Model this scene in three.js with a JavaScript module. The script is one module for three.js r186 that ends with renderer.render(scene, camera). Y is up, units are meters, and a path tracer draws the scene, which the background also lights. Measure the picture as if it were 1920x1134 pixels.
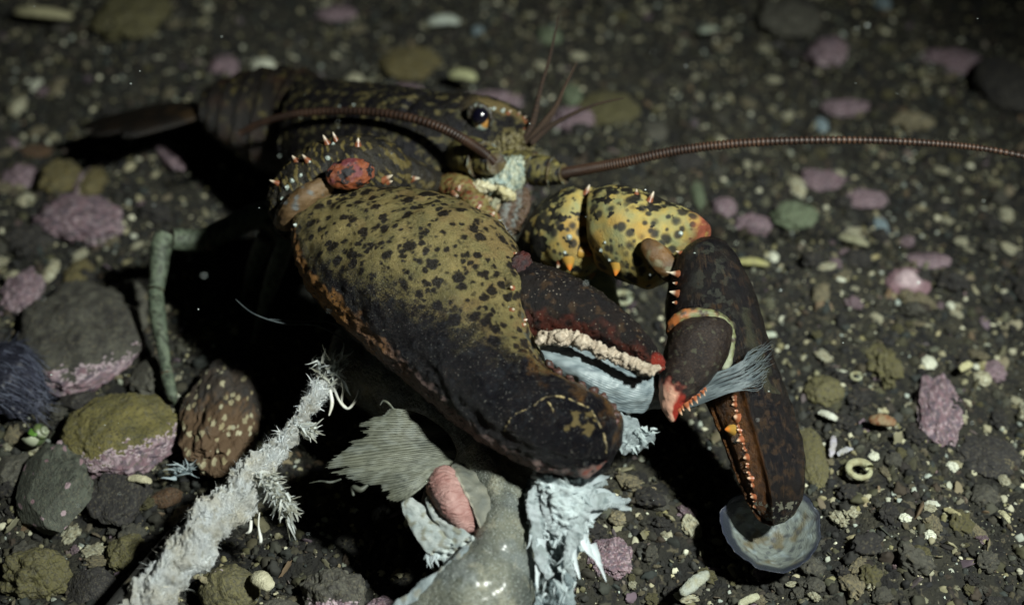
import * as THREE from 'three';
import { mergeGeometries, mergeVertices } from 'three/addons/utils/BufferGeometryUtils.js';
import { createNoise3D } from 'simplex-noise';

// ------------------------------------------------------------------ camera, water, strobe, exposure
const W0 = 1920, H0 = 1134, HF = 20 * Math.PI / 180;
const F = (W0 / 2) / Math.tan(HF);                                   // photograph pixels per unit of slope
const scene = new THREE.Scene();
const camera = new THREE.PerspectiveCamera(2 * Math.atan((H0 / 2) / F) * 180 / Math.PI, W0 / H0, 0.02, 40);
camera.position.set(0, 0.52, 0.64);
camera.lookAt(0, 0.02, 0);
camera.focus = 0.675;
camera.userData.fStop = 4.0;
camera.updateMatrixWorld(true);

const renderer = new THREE.WebGLRenderer({ antialias: true });
renderer.toneMapping = THREE.LinearToneMapping;
renderer.toneMappingExposure = 1.0;
renderer.shadowMap.enabled = true;

{ // deep water at night: an even, almost black blue-green all round
  const w = 16, h = 8, d = new Float32Array(w * h * 4);
  for (let i = 0; i < w * h; i++) d.set([0.0020, 0.0026, 0.0030, 1], i * 4);
  const t = new THREE.DataTexture(d, w, h, THREE.RGBAFormat, THREE.FloatType);
  t.mapping = THREE.EquirectangularReflectionMapping; t.needsUpdate = true;
  scene.background = t; scene.environment = t;
}
const STROBE = new THREE.Vector3(0.40, 0.76, 0.50), AIM = new THREE.Vector3(0.03, 0.03, 0.09);
const strobe = new THREE.SpotLight(0xf8fdf5, 4.7, 0, 0.63, 1, 2);  // the diver's flash, up and to the right of the lens
strobe.position.copy(STROBE); strobe.target.position.copy(AIM);
strobe.castShadow = true; strobe.shadow.radius = 1.6; strobe.shadow.mapSize.set(2048, 2048);
strobe.shadow.camera.near = 0.1; strobe.shadow.camera.far = 4; strobe.name = 'strobe_light';
scene.add(strobe, strobe.target);

// ------------------------------------------------------------------ helpers
let seed = 12345;
const rnd = () => { seed |= 0; seed = seed + 0x6D2B79F5 | 0; let t = Math.imul(seed ^ seed >>> 15, 1 | seed); t = t + Math.imul(t ^ t >>> 7, 61 | t) ^ t; return ((t ^ t >>> 14) >>> 0) / 4294967296; };
const rr = (a, b) => a + (b - a) * rnd();
const N3 = createNoise3D(rnd);
const V = (x, y, z) => new THREE.Vector3(x, y, z);
const clamp = (x, a = 0, b = 1) => x < a ? a : x > b ? b : x;
const lerp = (a, b, t) => a + (b - a) * t;
const sstep = (a, b, x) => { const t = clamp((x - a) / (b - a)); return t * t * (3 - 2 * t); };
const noise = (p, f, o = 0) => N3(p.x * f + o, p.y * f + o * 1.7, p.z * f - o);
const fbm = (p, f, oct = 3, o = 0) => { let s = 0, a = 0.5; for (let i = 0; i < oct; i++) { s += a * noise(p, f, o + i * 7.3); f *= 2.1; a *= 0.5; } return s; };
const hash = (i, j, k, n) => { let h = Math.imul(i, 374761393) ^ Math.imul(j, 668265263) ^ Math.imul(k, 1440662683) ^ Math.imul(n, 974634777); h = Math.imul(h ^ h >>> 13, 1274126177); h ^= h >>> 16; return (h >>> 0) / 4294967296; };
function cell(p, f, o = 0) {                                          // distance to the nearest feature point, in cells, and that point's own random
  const x = p.x * f + o, y = p.y * f - o, z = p.z * f + 2 * o, ix = Math.floor(x), iy = Math.floor(y), iz = Math.floor(z);
  let best = 9, id = 0;
  for (let a = -1; a < 2; a++) for (let b = -1; b < 2; b++) for (let c = -1; c < 2; c++) {
    const i = ix + a, j = iy + b, k = iz + c;
    const d = Math.hypot(i + hash(i, j, k, 1) - x, j + hash(i, j, k, 2) - y, k + hash(i, j, k, 3) - z);
    if (d < best) { best = d; id = hash(i, j, k, 4); }
  }
  return [best, id];
}
const C = (hex) => { const c = new THREE.Color(hex); return [c.r, c.g, c.b]; };
const mixc = (a, b, t) => { t = clamp(t); return [a[0] + (b[0] - a[0]) * t, a[1] + (b[1] - a[1]) * t, a[2] + (b[2] - a[2]) * t]; };
const mul = (a, k) => [a[0] * k, a[1] * k, a[2] * k];

const camM = camera.matrixWorld;
const at = (px, py, d) => V((px - W0 / 2) / F * d, -(py - H0 / 2) / F * d, -d).applyMatrix4(camM);   // a place d metres in front of the lens
const eyeP = camera.position.clone();
function gnd(px, py, h = 0) { const a = at(px, py, 1).sub(eyeP); return eyeP.clone().addScaledVector(a, (h - eyeP.y) / a.y); }
const depthOf = (p) => -p.clone().applyMatrix4(camera.matrixWorldInverse).z;
const pix = (p) => { const q = p.clone().applyMatrix4(camera.matrixWorldInverse); return [W0 / 2 - q.x / q.z * F, H0 / 2 + q.y / q.z * F, -q.z]; };

const taken = {};
const numbered = (n) => { const k = taken[n] = (taken[n] ?? -1) + 1; return k ? `${n}_${String(k).padStart(3, '0')}` : n; };
function thing(name, label, category, p, group) {
  const o = new THREE.Group(); o.name = numbered(name); o.position.copy(p); scene.add(o);
  o.userData = { label, category }; if (group) o.userData.group = group; return o;
}
function part(name, geo, m, parent) {                                 // geometry is in world axes; the thing's group stands at its own base
  const o = new THREE.Mesh(geo, m); o.name = name; o.castShadow = o.receiveShadow = true;
  if (parent.isGroup) o.position.copy(parent.position).negate();
  parent.add(o); return o;
}
function solo(name, geo, m, label, category, p, group) {              // a thing that is one mesh, geometry round its own base
  const o = new THREE.Mesh(geo, m); o.name = numbered(name); o.castShadow = o.receiveShadow = true;
  if (p) o.position.copy(p);
  o.userData = { label, category }; if (group) o.userData.group = group; scene.add(o); return o;
}

// tiling noise for fine relief
function reliefTexture(n, cells, oct) {
  const g = [], d = new Uint8Array(n * n * 4); let c = cells;
  for (let o = 0; o < oct; o++) { const a = new Float32Array(c * c).map(() => rnd()); g.push([c, a]); c *= 2; }
  const s5 = (t) => t * t * (3 - 2 * t);
  for (let y = 0; y < n; y++) for (let x = 0; x < n; x++) {
    let s = 0, w = 0, k = 1;
    for (const [c2, a] of g) {
      const fx = x / n * c2, fy = y / n * c2, ix = Math.floor(fx), iy = Math.floor(fy), tx = s5(fx - ix), ty = s5(fy - iy);
      const q = (i, j) => a[((j + c2) % c2) * c2 + (i + c2) % c2];
      s += k * lerp(lerp(q(ix, iy), q(ix + 1, iy), tx), lerp(q(ix, iy + 1), q(ix + 1, iy + 1), tx), ty); w += k; k *= 0.72;
    }
    const b = clamp(s / w) * 255; d.set([b, b, b, 255], (y * n + x) * 4);
  }
  const t = new THREE.DataTexture(d, n, n); t.wrapS = t.wrapT = THREE.RepeatWrapping; t.magFilter = THREE.LinearFilter; t.needsUpdate = true; return t;
}
const RELIEF = reliefTexture(512, 24, 4);
const relief = (u, v) => { const t = RELIEF.clone(); t.repeat.set(u, v); t.needsUpdate = true; return t; };
const BUMP = {};
const bumpOf = (u, v) => BUMP[u + '/' + v] ??= relief(u, v);

const mats = {};
const vcMat = (rough = 0.6, bu = 0, bs = 0.0004, extra = {}) => mats[JSON.stringify([rough, bu, bs, extra])] ??= new THREE.MeshPhysicalMaterial({ vertexColors: true, roughness: rough, ...(bu ? { bumpMap: bumpOf(bu, bu), bumpScale: bs } : {}), side: THREE.DoubleSide, ...extra });

// a surface from a (u, v) rule; v closes on itself when closed. color(p,u,ct,st) gives base colours, disp moves along the normal
function surface(nu, nv, rule, { closed = true, color, disp, tex } = {}) {
  const n1 = nv + 1, P = new Float32Array((nu + 1) * n1 * 3), uv = new Float32Array((nu + 1) * n1 * 2), idx = [];
  for (let i = 0; i <= nu; i++) for (let j = 0; j <= nv; j++) {
    const v = closed && j === nv ? 0 : j / nv, p = rule(i / nu, v), k = i * n1 + j;
    P[k * 3] = p.x; P[k * 3 + 1] = p.y; P[k * 3 + 2] = p.z; uv[k * 2] = i / nu; uv[k * 2 + 1] = j / nv;
  }
  for (let i = 0; i < nu; i++) for (let j = 0; j < nv; j++) { const a = i * n1 + j, b = a + n1; idx.push(a, b, a + 1, b, b + 1, a + 1); }
  const g = new THREE.BufferGeometry(), base = P.slice();
  g.setAttribute('position', new THREE.BufferAttribute(P, 3)); g.setAttribute('uv', new THREE.BufferAttribute(uv, 2)); g.setIndex(idx);
  const seam = () => {
    g.computeVertexNormals(); const N = g.attributes.normal.array;
    if (closed) {
      for (let i = 0; i <= nu; i++) { const a = i * n1 * 3, b = a + nv * 3; const q = V(N[a] + N[b], N[a + 1] + N[b + 1], N[a + 2] + N[b + 2]).normalize(); for (const k of [a, b]) { N[k] = q.x; N[k + 1] = q.y; N[k + 2] = q.z; } }
      for (const i of [0, nu]) { const q = V(0, 0, 0); for (let j = 0; j <= nv; j++) { const k = (i * n1 + j) * 3; q.add(V(N[k], N[k + 1], N[k + 2])); } if (q.length() > nv * 0.3) { q.normalize(); for (let j = 0; j <= nv; j++) { const k = (i * n1 + j) * 3; N[k] = q.x; N[k + 1] = q.y; N[k + 2] = q.z; } } }
    }
    return N;
  };
  let N = seam();
  if (closed) { // turn outwards
    let s = 0; const i = nu >> 1, c = V(0, 0, 0);
    for (let j = 0; j < nv; j++) { const k = (i * n1 + j) * 3; c.add(V(P[k], P[k + 1], P[k + 2])); } c.divideScalar(nv);
    for (let j = 0; j < nv; j++) { const k = (i * n1 + j) * 3; s += (P[k] - c.x) * N[k] + (P[k + 1] - c.y) * N[k + 1] + (P[k + 2] - c.z) * N[k + 2]; }
    if (s < 0) { for (let q = 0; q < idx.length; q += 3) { const t = idx[q]; idx[q] = idx[q + 1]; idx[q + 1] = t; } g.setIndex(idx); N = seam(); }
  }
  const p = V(0, 0, 0);
  if (disp) {
    const n0 = N.slice();
    for (let i = 0; i <= nu; i++) for (let j = 0; j <= nv; j++) {
      const k = (i * n1 + j) * 3, th = 2 * Math.PI * (closed && j === nv ? 0 : j / nv); p.set(base[k], base[k + 1], base[k + 2]);
      const e = disp(p, i / nu, Math.cos(th), Math.sin(th), j / nv);
      P[k] += n0[k] * e; P[k + 1] += n0[k + 1] * e; P[k + 2] += n0[k + 2] * e;
    }
    seam();
  }
  if (color && !tex) {
    const col = new Float32Array((nu + 1) * n1 * 3);
    for (let i = 0; i <= nu; i++) for (let j = 0; j <= nv; j++) {
      const k = (i * n1 + j) * 3, th = 2 * Math.PI * j / nv; p.set(base[k], base[k + 1], base[k + 2]);
      col.set(color(p, i / nu, Math.cos(th), Math.sin(th), j / nv), k);
    }
    g.setAttribute('color', new THREE.BufferAttribute(col, 3));
  }
  if (tex) {
    const [w, h] = tex, d = new Uint8Array(w * h * 4), e = (x) => 255 * clamp(x <= 0.0031308 ? 12.92 * x : 1.055 * Math.pow(x, 1 / 2.4) - 0.055);
    for (let y = 0; y < h; y++) for (let x = 0; x < w; x++) {
      const u = (x + 0.5) / w, v = (y + 0.5) / h, fi = u * nu, fj = v * nv, i = Math.min(nu - 1, Math.floor(fi)), j = Math.min(nv - 1, Math.floor(fj)), a = fi - i, b = fj - j, k = (i * n1 + j) * 3, m = k + n1 * 3;
      const q = (o) => (base[k + o] * (1 - a) + base[m + o] * a) * (1 - b) + (base[k + 3 + o] * (1 - a) + base[m + 3 + o] * a) * b;
      p.set(q(0), q(1), q(2)); const th = 2 * Math.PI * v, c = color(p, u, Math.cos(th), Math.sin(th), v), o = (y * w + x) * 4;
      d[o] = e(c[0]); d[o + 1] = e(c[1]); d[o + 2] = e(c[2]); d[o + 3] = 255;
    }
    const t = new THREE.DataTexture(d, w, h); t.colorSpace = THREE.SRGBColorSpace; t.magFilter = THREE.LinearFilter; t.minFilter = THREE.LinearFilter; t.wrapT = THREE.RepeatWrapping; t.needsUpdate = true; g.userData.map = t;
  }
  return g;
}
const cr = (a, b, c, d, t) => 0.5 * (2 * b + (c - a) * t + (2 * a - 5 * b + 4 * c - d) * t * t + (3 * b - a - 3 * c + d) * t * t * t);
function spline(rows, t) { // rows of equal length, t in 0..1
  const n = rows.length - 1, x = clamp(t) * n, i = Math.min(n - 1, Math.floor(x)), f = x - i, r = (k) => rows[clamp(k, 0, n)];
  return rows[0].map((_, k) => cr(r(i - 1)[k], r(i)[k], r(i + 1)[k], r(i + 2)[k], f));
}
const capScale = (u, a, b) => { let s = 1; if (a && u < a) s *= Math.sqrt(Math.max(0, 1 - ((a - u) / a) ** 2)); if (b && u > 1 - b) s *= Math.sqrt(Math.max(0, 1 - ((u - 1 + b) / b) ** 2)); return s; };
// body between two edges. rows: [Lx, Ly, Ld, Rx, Ry, Rd, front thickness, back thickness]
function loft(rows, { nu = 80, nv = 64, cap = [0.06, 0.06], n = 2, ...rest } = {}) {
  const W = rows.map(([a, b, c, d, e, f, tf, tb]) => { const l = at(a, b, c), r = at(d, e, f); return [l.x, l.y, l.z, r.x, r.y, r.z, tf, tb ?? tf]; });
  const ctr = (u) => { const s = spline(W, u); return V((s[0] + s[3]) / 2, (s[1] + s[4]) / 2, (s[2] + s[5]) / 2); };
  const memo = new Map();
  const sec = (u) => {
    if (memo.has(u)) return memo.get(u);
    const s = spline(W, u), c = ctr(u), a = V(s[3] - s[0], s[4] - s[1], s[5] - s[2]).multiplyScalar(0.5);
    const T = ctr(Math.min(1, u + 0.01)).sub(ctr(Math.max(0, u - 0.01)));
    const b = T.cross(a).normalize(); if (b.dot(V().subVectors(eyeP, c)) < 0) b.negate();
    const r = { c, a, b, tf: s[6], tb: s[7], k: capScale(u, ...cap) }; memo.set(u, r); return r;
  };
  const sp = (x) => Math.sign(x) * Math.pow(Math.abs(x), 2 / n);
  return surface(nu, nv, (u, v) => {
    const q = sec(u), th = 2 * Math.PI * v, x = sp(Math.cos(th)), y = sp(Math.sin(th));
    return q.c.clone().addScaledVector(q.a, x * q.k).addScaledVector(q.b, y * q.k * (y > 0 ? q.tf : q.tb));
  }, rest);
}
// round limb along places [px, py, d, radius in metres]
function tube(rows, opt) { return tubeW(rows.map(([x, y, d, r]) => { const p = at(x, y, d); return [p.x, p.y, p.z, r]; }), opt); }
function tubeW(W, { nu = 60, nv = 16, cap = [0.04, 0.04], flat = 1, ...rest } = {}) {
  const up = V(0.13, 0.97, 0.2).normalize(), memo = new Map();
  const sec = (u) => {
    if (memo.has(u)) return memo.get(u);
    const s = spline(W, u), a = spline(W, Math.max(0, u - 0.01)), b = spline(W, Math.min(1, u + 0.01)), T = V(b[0] - a[0], b[1] - a[1], b[2] - a[2]).normalize();
    const X = V().crossVectors(up, T); if (X.length() < 0.05) X.set(1, 0, 0); X.normalize(); const Y = V().crossVectors(T, X);
    const r = { c: V(s[0], s[1], s[2]), X, Y, r: Math.max(0, s[3]) * capScale(u, ...cap) }; memo.set(u, r); return r;
  };
  return surface(nu, nv, (u, v) => { const q = sec(u), th = 2 * Math.PI * v; return q.c.clone().addScaledVector(q.X, Math.cos(th) * q.r).addScaledVector(q.Y, Math.sin(th) * q.r * flat); }, rest);
}
// the place on a built surface that shows at a pixel of the photograph
function pick(geo, px, py) {
  const P = geo.attributes.position, Nn = geo.attributes.normal, q = V(0, 0, 0), M = camera.matrixWorldInverse; let best = 1e9, bi = 0;
  for (let i = 0; i < P.count; i++) {
    q.set(P.getX(i), P.getY(i), P.getZ(i)).applyMatrix4(M);
    const dx = W0 / 2 - q.x / q.z * F - px, dy = H0 / 2 + q.y / q.z * F - py, e = Math.max(0, Math.hypot(dx, dy) - 5) + -q.z * 120;
    if (e < best) { best = e; bi = i; }
  }
  return { p: V(P.getX(bi), P.getY(bi), P.getZ(bi)), n: V(Nn.getX(bi), Nn.getY(bi), Nn.getZ(bi)) };
}
const blob = (px, py, d, rx, ry, rz, rot, opt = {}) => { // ellipsoid, radii in photograph pixels, turned about the sight line
  const c = at(px, py, d), k = d / F, X = V(Math.cos(rot), -Math.sin(rot), 0).transformDirection(camM), Y = V(Math.sin(rot), Math.cos(rot), 0).transformDirection(camM), Z = V(0, 0, 1).transformDirection(camM);
  const { nu = 40, nv = 40, ...rest } = opt;
  return surface(nu, nv, (u, v) => { const a = Math.PI * u, s = Math.sin(a), t = 2 * Math.PI * v; return c.clone().addScaledVector(X, -Math.cos(a) * rx * k).addScaledVector(Y, s * Math.cos(t) * ry * k).addScaledVector(Z, s * Math.sin(t) * rz * k); }, rest);
};
const texMat = (g, o = {}) => { const { bump = [6, 6], bs = 0.0005, ...r } = o; return new THREE.MeshPhysicalMaterial({ map: g.userData.map, roughness: 0.5, specularIntensity: 0.55, bumpMap: bumpOf(...bump), bumpScale: bs, ...r }); };

// ------------------------------------------------------------------ seabed
const hgt = (x, z) => 0.010 * N3(x * 5, 3.1, z * 5) + 0.005 * N3(x * 16, 9.4, z * 16) - 0.004;
{
  const inner = new THREE.PlaneGeometry(2.6, 2.9, 520, 580).rotateX(-Math.PI / 2).translate(0, 0, -0.45);
  const outer = new THREE.RingGeometry(0.001, 20, 48, 24).rotateX(-Math.PI / 2).translate(0, -0.03, 0);
  const build = (g, fine) => {
    const P = g.attributes.position, col = new Float32Array(P.count * 3), p = V(0, 0, 0);
    for (let i = 0; i < P.count; i++) {
      p.fromBufferAttribute(P, i);
      if (fine) { const e = Math.max(Math.abs(p.x) / 1.3, Math.abs(p.z + 0.45) / 1.45); P.setY(i, hgt(p.x, p.z) + 0.0016 * noise(p, 130) + 0.001 * noise(p, 330) - 0.1 * sstep(0.94, 1, e)); }
      const c = mixc([0.5, 0.5, 0.48], [1.05, 1.0, 0.9], 0.5 + 1.2 * fbm(p, 7, 3) + 0.5 * fbm(p, 40, 2, 4)); col.set(c, i * 3);
    }
    g.setAttribute('color', new THREE.BufferAttribute(col, 3)); g.computeVertexNormals(); return g;
  };
  const n = 1024, d = new Uint8Array(n * n * 4), lat = (k) => { const a = new Float32Array(k * k).map(() => rnd()); return (x, y) => { const fx = x * k, fy = y * k, i = Math.floor(fx), j = Math.floor(fy), u = fx - i, v = fy - j, q = (s, t) => a[((t % k + k) % k) * k + (s % k + k) % k]; return lerp(lerp(q(i, j), q(i + 1, j), u), lerp(q(i, j + 1), q(i + 1, j + 1), u), v); }; }, L = [12, 40, 110, 240, 460].map(lat);
  for (let y = 0; y < n; y++) for (let x = 0; x < n; x++) { // silt with grit, a tile of 0.45 m
    const [a, b, e, f, g] = L.map((l) => l(x / n, y / n)); let c = mixc(C('#191a17'), C('#353429'), 0.9 * a + 0.6 * b - 0.35); c = mixc(c, C('#151515'), sstep(0.5, 0.75, e)); c = mixc(c, C('#565243'), sstep(0.72, 0.88, f)); if (g > 0.94 && b > 0.5) c = C('#93917f');
    for (let k = 0; k < 3; k++) d[(y * n + x) * 4 + k] = 255 * Math.pow(c[k], 1 / 2.2); d[(y * n + x) * 4 + 3] = 255;
  }
  const silt = new THREE.DataTexture(d, n, n); silt.colorSpace = THREE.SRGBColorSpace; silt.wrapS = silt.wrapT = THREE.RepeatWrapping; silt.magFilter = THREE.LinearFilter; silt.repeat.set(5.8, 6.4); silt.needsUpdate = true;
  const m = new THREE.MeshStandardMaterial({ vertexColors: true, map: silt, roughness: 0.95, bumpMap: relief(26, 29), bumpScale: 0.004 });
  const a = new THREE.Mesh(build(inner, true), m); a.name = 'seabed'; a.receiveShadow = a.castShadow = true;
  a.userData = { label: 'dark gravelly seabed of silt and shell grit', category: 'seabed', kind: 'structure' }; scene.add(a);
  const b = new THREE.Mesh(build(outer, false), m); b.name = 'distant_seabed'; b.receiveShadow = true;
  b.userData = { label: 'dark seabed going on beyond the light', category: 'seabed', kind: 'structure' }; scene.add(b);
}

// stones: rounded or angular lumps with their own growths
const ico = {};
const icoBase = (n) => ico[n] ??= (() => { const g = new THREE.IcosahedronGeometry(1, n); g.deleteAttribute('uv'); g.deleteAttribute('normal'); return mergeVertices(g, 1e-4); })();
function lump(detail, r, { rough = 0.18, freq = 1.3, angular = 0, fine = 0.02, color, s = 0, uvs = 30 }) {
  const g = icoBase(detail).clone(), P = g.attributes.position, col = new Float32Array(P.count * 3), uv = new Float32Array(P.count * 2), p = V(0, 0, 0), q = V(0, 0, 0);
  const planes = []; for (let i = 0; i < 9; i++) planes.push([V(hash(i, s, 1, 1) - 0.5, hash(i, s, 2, 1) - 0.5, hash(i, s, 3, 1) - 0.5).normalize(), 0.62 + 0.3 * hash(i, s, 4, 1)]);
  for (let i = 0; i < P.count; i++) {
    p.fromBufferAttribute(P, i); q.copy(p);
    let k = 1 + rough * fbm(q, freq, 3, s * 3.7) * 1.6 + fine * 0.7 * noise(q, 9, s) + fine * 0.35 * noise(q, 22, s);
    if (angular) for (const [n, d] of planes) { const e = p.dot(n) * k; if (e > d) k *= lerp(1, d / e, angular); }
    p.multiplyScalar(k); const c = color(q, p); col.set(c, i * 3);
    p.set(p.x * r[0], p.y * r[1], p.z * r[2]); P.setXYZ(i, p.x, p.y, p.z); uv[i * 2] = (p.x + p.y * 0.6) * uvs; uv[i * 2 + 1] = (p.z + p.y * 0.7) * uvs;
  }
  g.setAttribute('color', new THREE.BufferAttribute(col, 3)); g.setAttribute('uv', new THREE.BufferAttribute(uv, 2)); g.computeVertexNormals(); return g;
}
const stoneMat = new THREE.MeshStandardMaterial({ vertexColors: true, roughness: 0.82, bumpMap: bumpOf(1, 1), bumpScale: 0.0007 });
const paleMat = new THREE.MeshStandardMaterial({ vertexColors: true, roughness: 0.6, bumpMap: bumpOf(1, 1), bumpScale: 0.0006 });
const PINK = C('#7d6369'), PINKL = C('#a08d93'), LILAC = C('#574f5a'), OLIVE = C('#57533a'), GREY = C('#57564c'), DARK = C('#2f2d2b'), TAN = C('#8d8262'), PALE = C('#c6c8b0'), WHITE = C('#d8dccb'), GREEN = C('#66735a'), OCHRE = C('#665a30'), BROWN = C('#5b4129'), BLUE = C('#8fa3a8');
const mott = (a, b, s, f = 3) => (q) => { const t = 0.5 + 0.9 * fbm(q, f, 3, s); let c = mixc(a, b, t); const g = noise(q, 17, s); if (g > 0.5) c = mixc(c, DARK, 0.7); else if (g < -0.66) c = mixc(c, TAN, 0.22); return mixc(c, GREY, 0.5 * sstep(0.1, 0.5, fbm(q, 6, 2, s + 20))); };
const crust = (base, s, cover) => (q) => { // pink encrusting algae over part of a stone: pale rim, own outline
  const e = cover(q) + 0.30 * fbm(q, 3.2, 3, s) + 0.16 * fbm(q, 9, 2, s + 1), b = base(q); if (e < 0) return b;
  let c = mixc(PINK, LILAC, 0.5 + fbm(q, 4, 2, s + 5)); c = mixc(c, PINKL, 0.8 * sstep(0.1, 0.6, noise(q, 5, s + 3))); if (noise(q, 13, s + 8) > 0.5) c = mixc(c, GREY, 0.7); if (e < 0.05) c = mixc(PINKL, C('#c3b6bb'), 0.4); return c;
};
const looks = {
  pink: (s) => crust(mott(GREY, DARK, s), s, (q) => 0.28 + 0.25 * q.y - 0.2 * Math.abs(q.x)),
  lilac: (s) => crust(mott(C('#3f3d3c'), DARK, s), s, (q) => 0.1 + 0.2 * q.y), palepink: (s) => (q) => mixc(mixc(PINKL, C('#cdb9bb'), 0.5 + fbm(q, 3, 2, s)), PINK, sstep(0.35, 0.8, Math.hypot(q.x, q.z))),
  olive: (s) => mott(OLIVE, C('#5c5834'), s), ochre: (s) => mott(OCHRE, OLIVE, s), grey: (s) => mott(GREY, C('#3f3e38'), s), dark: (s) => mott(DARK, C('#201f20'), s), tan: (s) => mott(TAN, GREY, s),
  pale: (s) => mott(PALE, TAN, s, 2), white: (s) => mott(WHITE, PALE, s, 2), green: (s) => mott(GREEN, C('#5b6650'), s), brown: (s) => mott(BROWN, C('#3d2e20'), s), blue: (s) => mott(BLUE, C('#6b7c84'), s),
  rimmed: (s) => crust(mott(C('#726a3c'), C('#55512f'), s, 1.6), s, (q) => 0.5 * q.z - 0.30 * q.y + 0.35 * q.x - 0.18), patched: (s) => crust(mott(C('#6c6744'), C('#4a4836'), s, 4), s, (q) => 0.25 - 1.4 * Math.hypot(q.x + 0.25, q.y - 0.75, q.z + 0.3)),
  mixed: (s) => crust(mott(GREY, DARK, s), s, (q) => 0.6 * q.z - 0.17 - 0.35 * q.y), half: (s) => crust(mott(OLIVE, OCHRE, s), s, (q) => -0.8 * q.x - 0.35),
  barnacled: (s) => (q) => { let c = mixc(DARK, C('#3a3026'), 0.5 + fbm(q, 2, 3, s)); if (q.z > -0.1) c = mixc(c, C('#5b4630'), 0.8 * sstep(-0.1, 0.3, q.z + 0.3 * noise(q, 5))); const [d, id] = cell(q, 6, s); if (d < 0.2 + 0.18 * id && id > 0.5) c = mixc(PALE, TAN, id); return c; },
  spotted: (s) => (q) => { let c = mott(C('#565b50'), C('#3d4039'), s)(q); const [d, id] = cell(q, 2.6, s + 1.3); if (d < 0.16 + 0.12 * id) c = mixc(PINK, PINKL, id); return c; },
};
let nStone = 0;
function stone(name, px, py, w, h, look, label, category, o = {}) {
  const s = ++nStone, { rot = 0, flat = 0.62, sink = 0.5, angular = 0, rough = 0.18, detail, pale } = o;
  const g0 = gnd(px, py), k = depthOf(g0) / F, rx = w * k / 2 * 0.93, hh = h * k / 2 * 0.93, fi = Math.asin((eyeP.y) / g0.distanceTo(eyeP));
  const ry = flat * Math.min(rx, hh * 1.2), rz = Math.sqrt(Math.max(hh * hh - (ry * Math.cos(fi)) ** 2, (0.35 * hh) ** 2)) / Math.sin(fi);
  const p = gnd(px, py, ry * (1 - sink) * 0.8); p.y = hgt(p.x, p.z) + ry * (1 - sink) * 0.8;
  const px_ = Math.max(w, h), dt = detail ?? (px_ > 150 ? 40 : px_ > 80 ? 28 : px_ > 45 ? 16 : 9);
  const m = solo(name, lump(dt, [rx, ry, rz], { color: looks[look](s * 1.37), s: s * 1.37, angular, rough, fine: o.fine ?? 0.02 }), pale ? paleMat : stoneMat, label, category, p, o.group);
  m.rotation.set(o.tx ?? 0, rot, o.tz ?? 0, 'XYZ'); return m;
}

// ------------------------------------------------------------------ lobster
const LOB = thing('lobster', 'large dark mottled lobster gripping a torn fish in its claws', 'lobster', V(-0.06, 0, -0.16));
const INK = C('#16151a'), TANC = C('#8b7d52'), OLV = C('#686241'), RUST = C('#a4482a'), ORG = C('#c47a2c'), CREAM = C('#d9cdb4'), UMB = C('#5a4128'), SKY_ = C('#8fb0b5');
const spotted = (p, f, o, r0, r1, wob = 0.35) => { const k = 0.0034 * wob, q = V(p.x + k * noise(p, 260, o), p.y + k * noise(p, 260, o + 5), p.z + k * noise(p, 260, o + 9)); const [d, id] = cell(q, f, o); const r = lerp(r0, r1, id); return sstep(r + 0.17, r - 0.1, d + wob * 0.25 * noise(p, 500, o)); };
const speck = (p, f = 1500, o = 0) => noise(p, f, o) * 0.6 + noise(p, f * 2.1, o + 3) * 0.4;

// spines and warts
const spineGeo = (tip, basec) => { const pr = [[0, 1], [0.16, 0.93], [0.34, 0.72], [0.62, 0.35], [0.9, 0.08], [1.06, -0.15]].reverse().map(([r, y]) => new THREE.Vector2(r, y)); const g = new THREE.LatheGeometry(pr, 10), P = g.attributes.position, col = new Float32Array(P.count * 3); for (let i = 0; i < P.count; i++) { const y = P.getY(i); col.set(mixc(basec, tip, sstep(0.35, 0.8, y)), i * 3); } g.setAttribute('color', new THREE.BufferAttribute(col, 3)); return g; };
const SPINE = spineGeo(C('#c6bba6'), C('#7c4a30')), SPINE_O = spineGeo(C('#c9762e'), C('#a5803a')), WART = spineGeo(C('#b9c2bd'), C('#8a958d')), BEAD = spineGeo(C('#cfae90'), C('#96583a'));
const spineMat = vcMat(0.35), upQ = V(0, 1, 0);
function spine(name, geo, host, hostMesh, px, py, len, rad, lean) { // len, rad in metres; lean bends the axis in the picture plane
  const h = pick(host, px, py), n = h.n.clone(); if (lean) n.addScaledVector(V(lean[0], -lean[1], 0).transformDirection(camM), lean[2] ?? 1).normalize();
  const o = new THREE.Mesh(geo, spineMat); o.name = name; o.castShadow = o.receiveShadow = true;
  o.position.copy(h.p).addScaledVector(h.n, -0.1 * len); o.quaternion.setFromUnitVectors(upQ, n); const z = rr(0.55, 0.85); o.scale.set(rad * 0.85 * z / 0.7, len * z, rad * 0.85 * z / 0.7); hostMesh.add(o); return o;
}

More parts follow.
